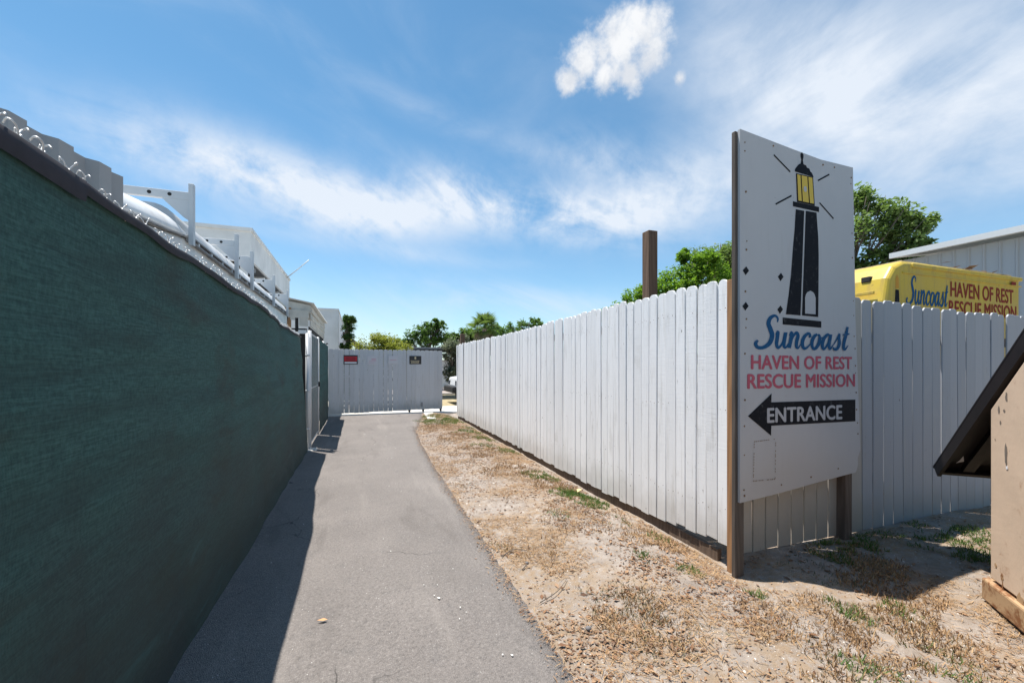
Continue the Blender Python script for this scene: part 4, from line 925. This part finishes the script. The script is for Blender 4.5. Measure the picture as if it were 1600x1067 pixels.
tree('silver_bush', 'tall grey-green bush between the sliding gate and the fence end', 'bush', 4.55, 19.9, clump_ball(18, 0, 0, 2.05, .95, .7, .75, .32, .55) + clump_ball(7, -.25, 0, 1.0, .5, .5, .4, .25, .4), .10, 60, M_silver, .07, sub=9, stems=6)
tree('ivy_column', 'column of dark green ivy on the corner of the white block', 'ivy', -.45, 22.05, [(0, 0, .4 + .42 * i, .42 - .012 * i) for i in range(9)] + [(.12, 0, 3.75, .3)], .10, 75, M_ivy, .05, sub=9)
tree('leafy_hedge', 'bright green leafy bush above the pickets beside the brown post', 'bush', 7.3, 8.2, [(-1.35, .5, 2.75, .42), (-.95, .4, 2.95, .45), (-.5, .3, 3.2, .5), (-.1, .2, 3.45, .5), (.25, .1, 3.75, .5), (.35, 0, 3.35, .55), (.55, -.1, 4.0, .38), (.8, -.1, 3.6, .55), (-.7, .3, 2.5, .6), (0, .2, 2.7, .7), (.8, 0, 2.8, .7), (1.3, -.2, 3.2, .6), (-1.75, .6, 2.6, .25), (.15, .1, 4.1, .22)], .085, 95, M_bright, .05, sub=13, stems=6)
tree('olive_tree', 'darker olive tree behind the bright bush, left of the sign', 'tree', 14.8, 13.7, clump_ball(16, 0, 0, 5.7, 1.7, 1.5, 1.05, .5, .85), .13, 75, M_olive, .14, sub=12)
tree('airy_tree', 'tall airy green tree right of the sign, above the yellow truck', 'tree', 17.6, 10.9, [(.3, -.4, 7.5, .75), (.9, -.9, 7.0, .7), (1.15, -1.1, 6.2, .7), (1.2, -1.1, 5.5, .6), (.2, -.3, 6.6, .9), (-.6, .4, 7.1, .85), (-1.2, .9, 6.3, .9), (-.4, .2, 5.6, 1.0), (.6, -.5, 5.3, .8), (-1.3, 1, 5.2, .9), (0, 0, 4.6, .9), (1.55, -1.5, 6.6, .5), (1.6, -1.4, 5.9, .5), (1.5, -1.3, 4.9, .55), (-.4, .3, 4.2, .9)], .18, 72, M_olive, .12, sub=14, sr=.50)
tree('distant_tree', 'small treetop peeking over the warehouse roof', 'tree', 25.6, 12.2, [(0, 0, 6.6, .5), (.5, -.2, 6.9, .35), (-.5, .2, 6.5, .4), (.1, 0, 5.9, .7)], .2, 30, M_oak, .12)
def palm(label, x, y, zc, sc, nf):
    t = tag(empty('fan_palm', (x, y, 0)), label, 'palm'); b = MB()
    b.tube([(0, 0, -.1), (.03, 0, zc * .5), (0, 0, zc)], [.17 * sc, .14 * sc, .15 * sc], 10).build('trunk', M_bark, t, True)
    def frond(mesh_seed):
        r_ = random.Random(mesh_seed); fb = MB(); L = .55 * sc
        fb.tube([(0, 0, 0), (L * .5, 0, .03), (L, 0, .02)], .012 * sc, 5)
        for a in np.linspace(-1.9, 1.9, 21):
            l = (.62 - .10 * abs(a)) * sc; dx, dy = math.cos(a), math.sin(a); w = .030 * sc; nx, ny = -dy * w, dx * w; dr = -.16 * l - .05 * r_.random()
            m1 = (L + dx * l * .55, dy * l * .55, .05); tp_ = (L + dx * l, dy * l, .05 + dr)
            fb.add([(L, 0, .02), (m1[0] + nx, m1[1] + ny, m1[2]), (m1[0] - nx, m1[1] - ny, m1[2] - .01), tp_], [(0, 1, 2), (1, 3, 2)])
        return fb.mesh('frond')
    gm = [frond(i) for i in range(3)]; dm_ = [frond(9)]
    for m_ in gm: m_.materials.append(M_palm.m)
    for m_ in dm_: m_.materials.append(M_deadpalm.m)
    for i in range(nf):
        pit = R(78 - 115 * (i / nf)); o = link('frond', gm[i % 3], None, t, (0, 0, zc)); o.rotation_euler = (random.uniform(-.3, .3), -pit, i * 2.4); o.scale = (random.uniform(.85, 1.1),) * 3
    for i in range(nf // 3):
        o = link('dead_frond', dm_[0], None, t, (0, 0, zc - .08 * sc)); o.rotation_euler = (random.uniform(-.3, .3), R(38 + random.uniform(0, 30)), i * 2.1); o.scale = (.9,) * 3
    return t
palm('fan palm with dry lower fronds, rising beyond the sliding gate', 6.75, 23.1, 3.62, .95, 30)
palm('small distant fan palm beside the brown roof', -.55, 32.2, 4.35, .62, 20)

# ================================================================== litter, grass and small things on the soil
def on_soil(n, x0, x1, y0, y1, dens):
    x = rng.uniform(x0, x1, n); y = rng.uniform(y0, y1, n)
    pe = np.interp(y, [-6, 1.2, 1.7, 2.9, 4.3, 6.2, 8.2, 9.6, 10.8, 12.2, 13.3], [.86, .885, .91, .955, .99, 1.035, 1.12, 1.25, 1.45, 1.74, 1.86])
    fx = 2.50 + (y - 2.33) * .0207
    ok = (x > pe + .005) & ((x < fx) | (y < 2.38)) & (rng.random(n) < dens(x, y, x - pe)); x, y = x[ok], y[ok]
    return np.stack([x, y, soil_h(x, y)], 1)
def ldens(x, y, e):
    a = np.clip((fbm(x, y, 1.5, 3) - .40) * 4.5, 0, 1); b = np.clip((fbm(x + 30, y, 5, 2) - .35) * 3, .15, 1)
    far = np.clip((y - 3.5) / 3.0, 0, .8); k = np.clip(a * b + far * .75 + .07, 0, 1)
    bare = np.exp(-(((x - 1.35) / .35) ** 2 + ((y - 3.3) / .8) ** 2)) + np.exp(-(((x - 3.0) / .5) ** 2 + ((y - 1.35) / .25) ** 2)) * .8
    return k * np.clip(1 - .8 * bare, .1, 1) * np.where((x > 2.6) & (y > 1.9), .35, 1)
LIT = [(-.5, 0, .05), (-.1, .22, .10), (.5, 0, .02), (-.1, -.22, .08), (0, 0, -.02)]; LITF = [(0, 4, 1), (1, 4, 2), (2, 4, 3), (3, 4, 0)]
P = np.concatenate([on_soil(85000, .86, 6.2, .5, 4.0, ldens), on_soil(42000, .9, 2.75, 4.0, 13.2, ldens)]); n = len(P); P[:, 2] += rng.uniform(.0, .010, n)
sz = rng.gamma(2.0, .0065, n) + .005; sz = np.minimum(sz, .06)
o = scatter('leaf_litter', LIT, LITF, P, rotmats(n, .32), sz, M_litter); o['kind'] = 'stuff'
STR = [(-.5, -.030, 0), (0, -.036, .05), (.5, -.012, 0), (.5, .012, .0), (0, .036, .05), (-.5, .030, 0)]; STRF = [(0, 1, 4, 5), (1, 2, 3, 4)]
def sdens(x, y, e): return np.clip((fbm(x + 7, y + 3, 1.9, 4) - .40) * 6, .04, 1) * np.clip((fbm(x, y + 60, 5, 2) - .36) * 5, .08, 1) * np.where((x > 2.7) & (y > 2.0), .5, 1)
P = np.concatenate([on_soil(150000, .86, 6.2, .5, 4.2, sdens), on_soil(120000, .95, 2.75, 4.2, 13.2, sdens)]); n = len(P); P[:, 2] += rng.uniform(.001, .012, n)
o = scatter('dry_grass', STR, STRF, P, rotmats(n, .30), rng.uniform(.012, .05, n), M_straw); o['kind'] = 'stuff'
n = 2600; yy = rng.uniform(.8, 12.5, n); xx = np.array([path_edge(v) for v in yy]) - np.abs(rng.normal(0, .035, n)) * (.4 + 1.6 * fbm(yy, 0 * yy, 2.2, 2)); P = np.stack([xx, yy, np.full(n, .017) + rng.uniform(0, .006, n)], 1)
o = scatter('path_edge_litter', LIT, LITF, P[:1300], rotmats(1300, .3), rng.uniform(.006, .028, 1300), M_litter); o['kind'] = 'stuff'
o = scatter('path_edge_straw', STR, STRF, P[1300:], rotmats(1300, .15), rng.uniform(.012, .05, 1300), M_straw); o['kind'] = 'stuff'
P = on_soil(9000, .86, 6.2, .5, 6.0, lambda x, y, e: .15 + .5 * (fbm(x, y + 40, 2, 2) > .5)); n = len(P)
o = scatter('shell_grit', [(-.5, 0, 0), (.2, .4, 0), (.3, -.45, 0), (0, 0, .45)], [(0, 1, 3), (1, 2, 3), (2, 0, 3)], P, rotmats(n, .3), rng.gamma(2.0, .0032, n) + .003, M_pebble); o['kind'] = 'stuff'
def tufts(name, spots, mat, hmin, hmax, lean=.9):
    P, T, H = [], [], []
    for x, y, r, n in spots:
        a = rng.uniform(0, 2 * np.pi, n); n = int(n * 2.2); a = rng.uniform(0, 2 * np.pi, n); k = np.sqrt(rng.random(n)) * r * (.6 + .8 * vnoise(np.cos(a) * 2 + x * 5, np.sin(a) * 2 + y * 5, 1.0)); px = x + np.cos(a) * k; py = y + np.sin(a) * k * 1.2
        keep = ((px < 2.49 + (py - 2.33) * .0207) | (py < 2.37)) & (fbm(px, py, 9, 2) > .40); px, py = px[keep], py[keep]
        P.append(np.stack([px, py, soil_h(px, py) - .004], 1)); T.append(rng.normal(0, lean * .5, len(px))); H.append(rng.uniform(hmin, hmax, len(px)))
    P = np.concatenate(P); T = np.concatenate(T); H = np.concatenate(H)
    B = [(-.06, 0, 0), (.06, 0, 0), (.05, .10, .5), (-.05, .10, .5), (0, .38, .85)]
    V = np.asarray(B); rot = rotmats(len(P), T); sv = V[None] * H[:, None, None]; W = np.einsum('nij,nkj->nki', rot, sv) + P[:, None]
    F3 = np.array([(0, 1, 2), (0, 2, 3), (3, 2, 4)])[None] + (np.arange(len(P)) * 5)[:, None, None]
    o = link(name, fastmesh(name, W.reshape(-1, 3), F3.reshape(-1, 3)), mat); o['kind'] = 'stuff'
tufts('grass', [(2.30, 4.0, .24, 1200), (2.15, 4.25, .16, 420), (2.25, 5.1, .22, 700), (2.38, 6.8, .22, 500), (2.1, 7.3, .25, 260), (2.3, 9.2, .30, 700), (2.55, 9.9, .2, 400), (2.05, 10.9, .45, 2000), (2.45, 11.3, .4, 1500), (2.2, 12.2, .5, 1600), (1.75, 11.4, .3, 600), (2.4, 8.2, .3, 700), (4.42, 1.85, .26, 1100), (4.2, 2.08, .12, 220), (4.75, 1.95, .2, 500), (2.67, 1.64, .10, 140), (2.95, 1.55, .10, 90), (3.3, 2.15, .10, 140), (3.5, 2.28, .12, 200), (3.75, 2.2, .12, 220), (4.0, 2.34, .14, 260), (4.5, 2.36, .15, 160), (2.3, 1.95, .06, 50), (2.12, 2.3, .08, 70), (2.2, 1.25, .12, 100), (2.6, 1.2, .12, 90), (1.95, 2.6, .05, 40), (1.75, 3.6, .1, 60), (2.2, 3.3, .12, 90), (2.35, 2.9, .1, 70)], M_grass, .02, .055, 1.9)
tufts('creeping_weeds', [(1.45, 1.97, .20, 420), (1.42, 2.25, .16, 260), (1.6, 2.12, .14, 160), (1.03, 3.15, .10, 150), (1.95, 2.55, .12, 70), (3.42, 2.02, .22, 500), (3.0, 2.0, .2, 200), (1.71, 1.72, .12, 90), (1.43, 1.72, .15, 110), (2.64, 1.47, .14, 90), (2.1, 1.37, .2, 140), (2.8, 1.25, .2, 160), (1.2, 5.0, .15, 70), (1.5, 6.0, .3, 140), (1.6, 8, .3, 200)], M_weed, .012, .034, 2.4)
tufts('straw_tufts', [(1.5, 2.0, .22, 900), (2.2, 1.5, .35, 1500), (2.6, 1.45, .3, 1200), (2.0, 3.6, .4, 1050), (2.2, 4.6, .3, 1500), (2.0, 5.4, .4, 1500), (3.2, 1.75, .3, 1050), (2.9, 1.4, .25, 900), (2.3, 2.8, .25, 780), (1.3, 3.0, .2, 360), (1.9, 6.8, .5, 2100), (2.0, 8.5, .5, 2100), (1.8, 10, .5, 1800), (3.5, 2.05, .3, 900)], M_straw, .02, .05, 2.6)
o = scatter('fallen_leaf', LIT, LITF, [(2.28, 4.14, .06)], rotmats(1, .2), np.array([.13]), Mat('yellow_leaf', (.62, .46, .22), .7)); tag(o, 'large yellow fallen leaf lying on the green tuft by the fence', 'leaf')
o = scatter('fallen_leaf', LIT, LITF, [(-.18, 2.55, .022)], rotmats(1, .2), np.array([.055]), Mat('orange_leaf', (.55, .30, .14), .7)); tag(o, 'small orange leaf lying alone on the asphalt path', 'leaf')
sp = MB(); kk = 0
for x_, y_, r_ in [(.46, 2.56, .020), (.44, 2.60, .010), (.40, 2.75, .008), (.48, 2.72, .007), (.56, 2.42, .009), (.58, 2.36, .006), (.53, 2.31, .007), (.66, 1.95, .010), (.70, 1.93, .014), (.2, 3.6, .010), (.35, 5.2, .012), (.5, 6.8, .02), (.3, 8.1, .02), (.62, 7.6, .016), (.15, 9.4, .03), (.55, 9.0, .02), (-.2, 2.2, .006), (.1, 1.9, .007), (.62, 2.9, .008), (-.1, 4.4, .008)]:
    a0 = random.random() * 6; kk += 1
    r_ *= .6; sp.add([(x_ + r_ * (1 + .5 * math.sin(3 * a + a0)) * math.cos(a) * .6, y_ + r_ * (1 + .5 * math.cos(2 * a + a0)) * math.sin(a), .0215) for a in np.linspace(0, 2 * math.pi, 12, endpoint=False)], [tuple(range(12))])
o = sp.build('white_spatter', Mat('chalky_white', (.62, .61, .58), .9)); o['kind'] = 'stuff'
def twig(pts, r, label):
    P = catmull([(x, y, float(soil_h(x, y)) + h) for x, y, h in pts], 5); o = MB().tube(P, [r * (1 - .6 * i / len(P)) for i in range(len(P))], 6).build('twig', M_bark, None, True); tag(o, label, 'twig')
twig([(1.0, 2.98, .01), (1.12, 3.05, .02), (1.22, 3.02, .012)], .004, 'short dark twig near the edge of the path')
twig([(1.02, 2.32, .01), (1.16, 2.38, .02), (1.30, 2.52, .012)], .0035, 'thin bent twig beside the creeping weeds')
twig([(1.07, 2.74, .01), (1.13, 2.80, .015)], .005, 'stubby twig next to the small dark stone')
def stone(x, y, r, label):
    bm = bmesh.new(); bmesh.ops.create_icosphere(bm, subdivisions=2, radius=r)
    for v in bm.verts: v.co *= 1 + .25 * (random.random() - .5); v.co.z *= .65
    me = bpy.data.meshes.new('stone'); bm.to_mesh(me); bm.free(); o = link('stone', me, plainmat('stone_grey', (.16, .15, .15), .9, .2, 12), None, (x, y, float(soil_h(x, y)) + r * .4), True); tag(o, label, 'stone')
stone(1.16, 2.00, .018, 'rounded grey stone lying in the creeping weeds'); stone(1.14, 2.83, .014, 'small dark stone at the edge of the path')
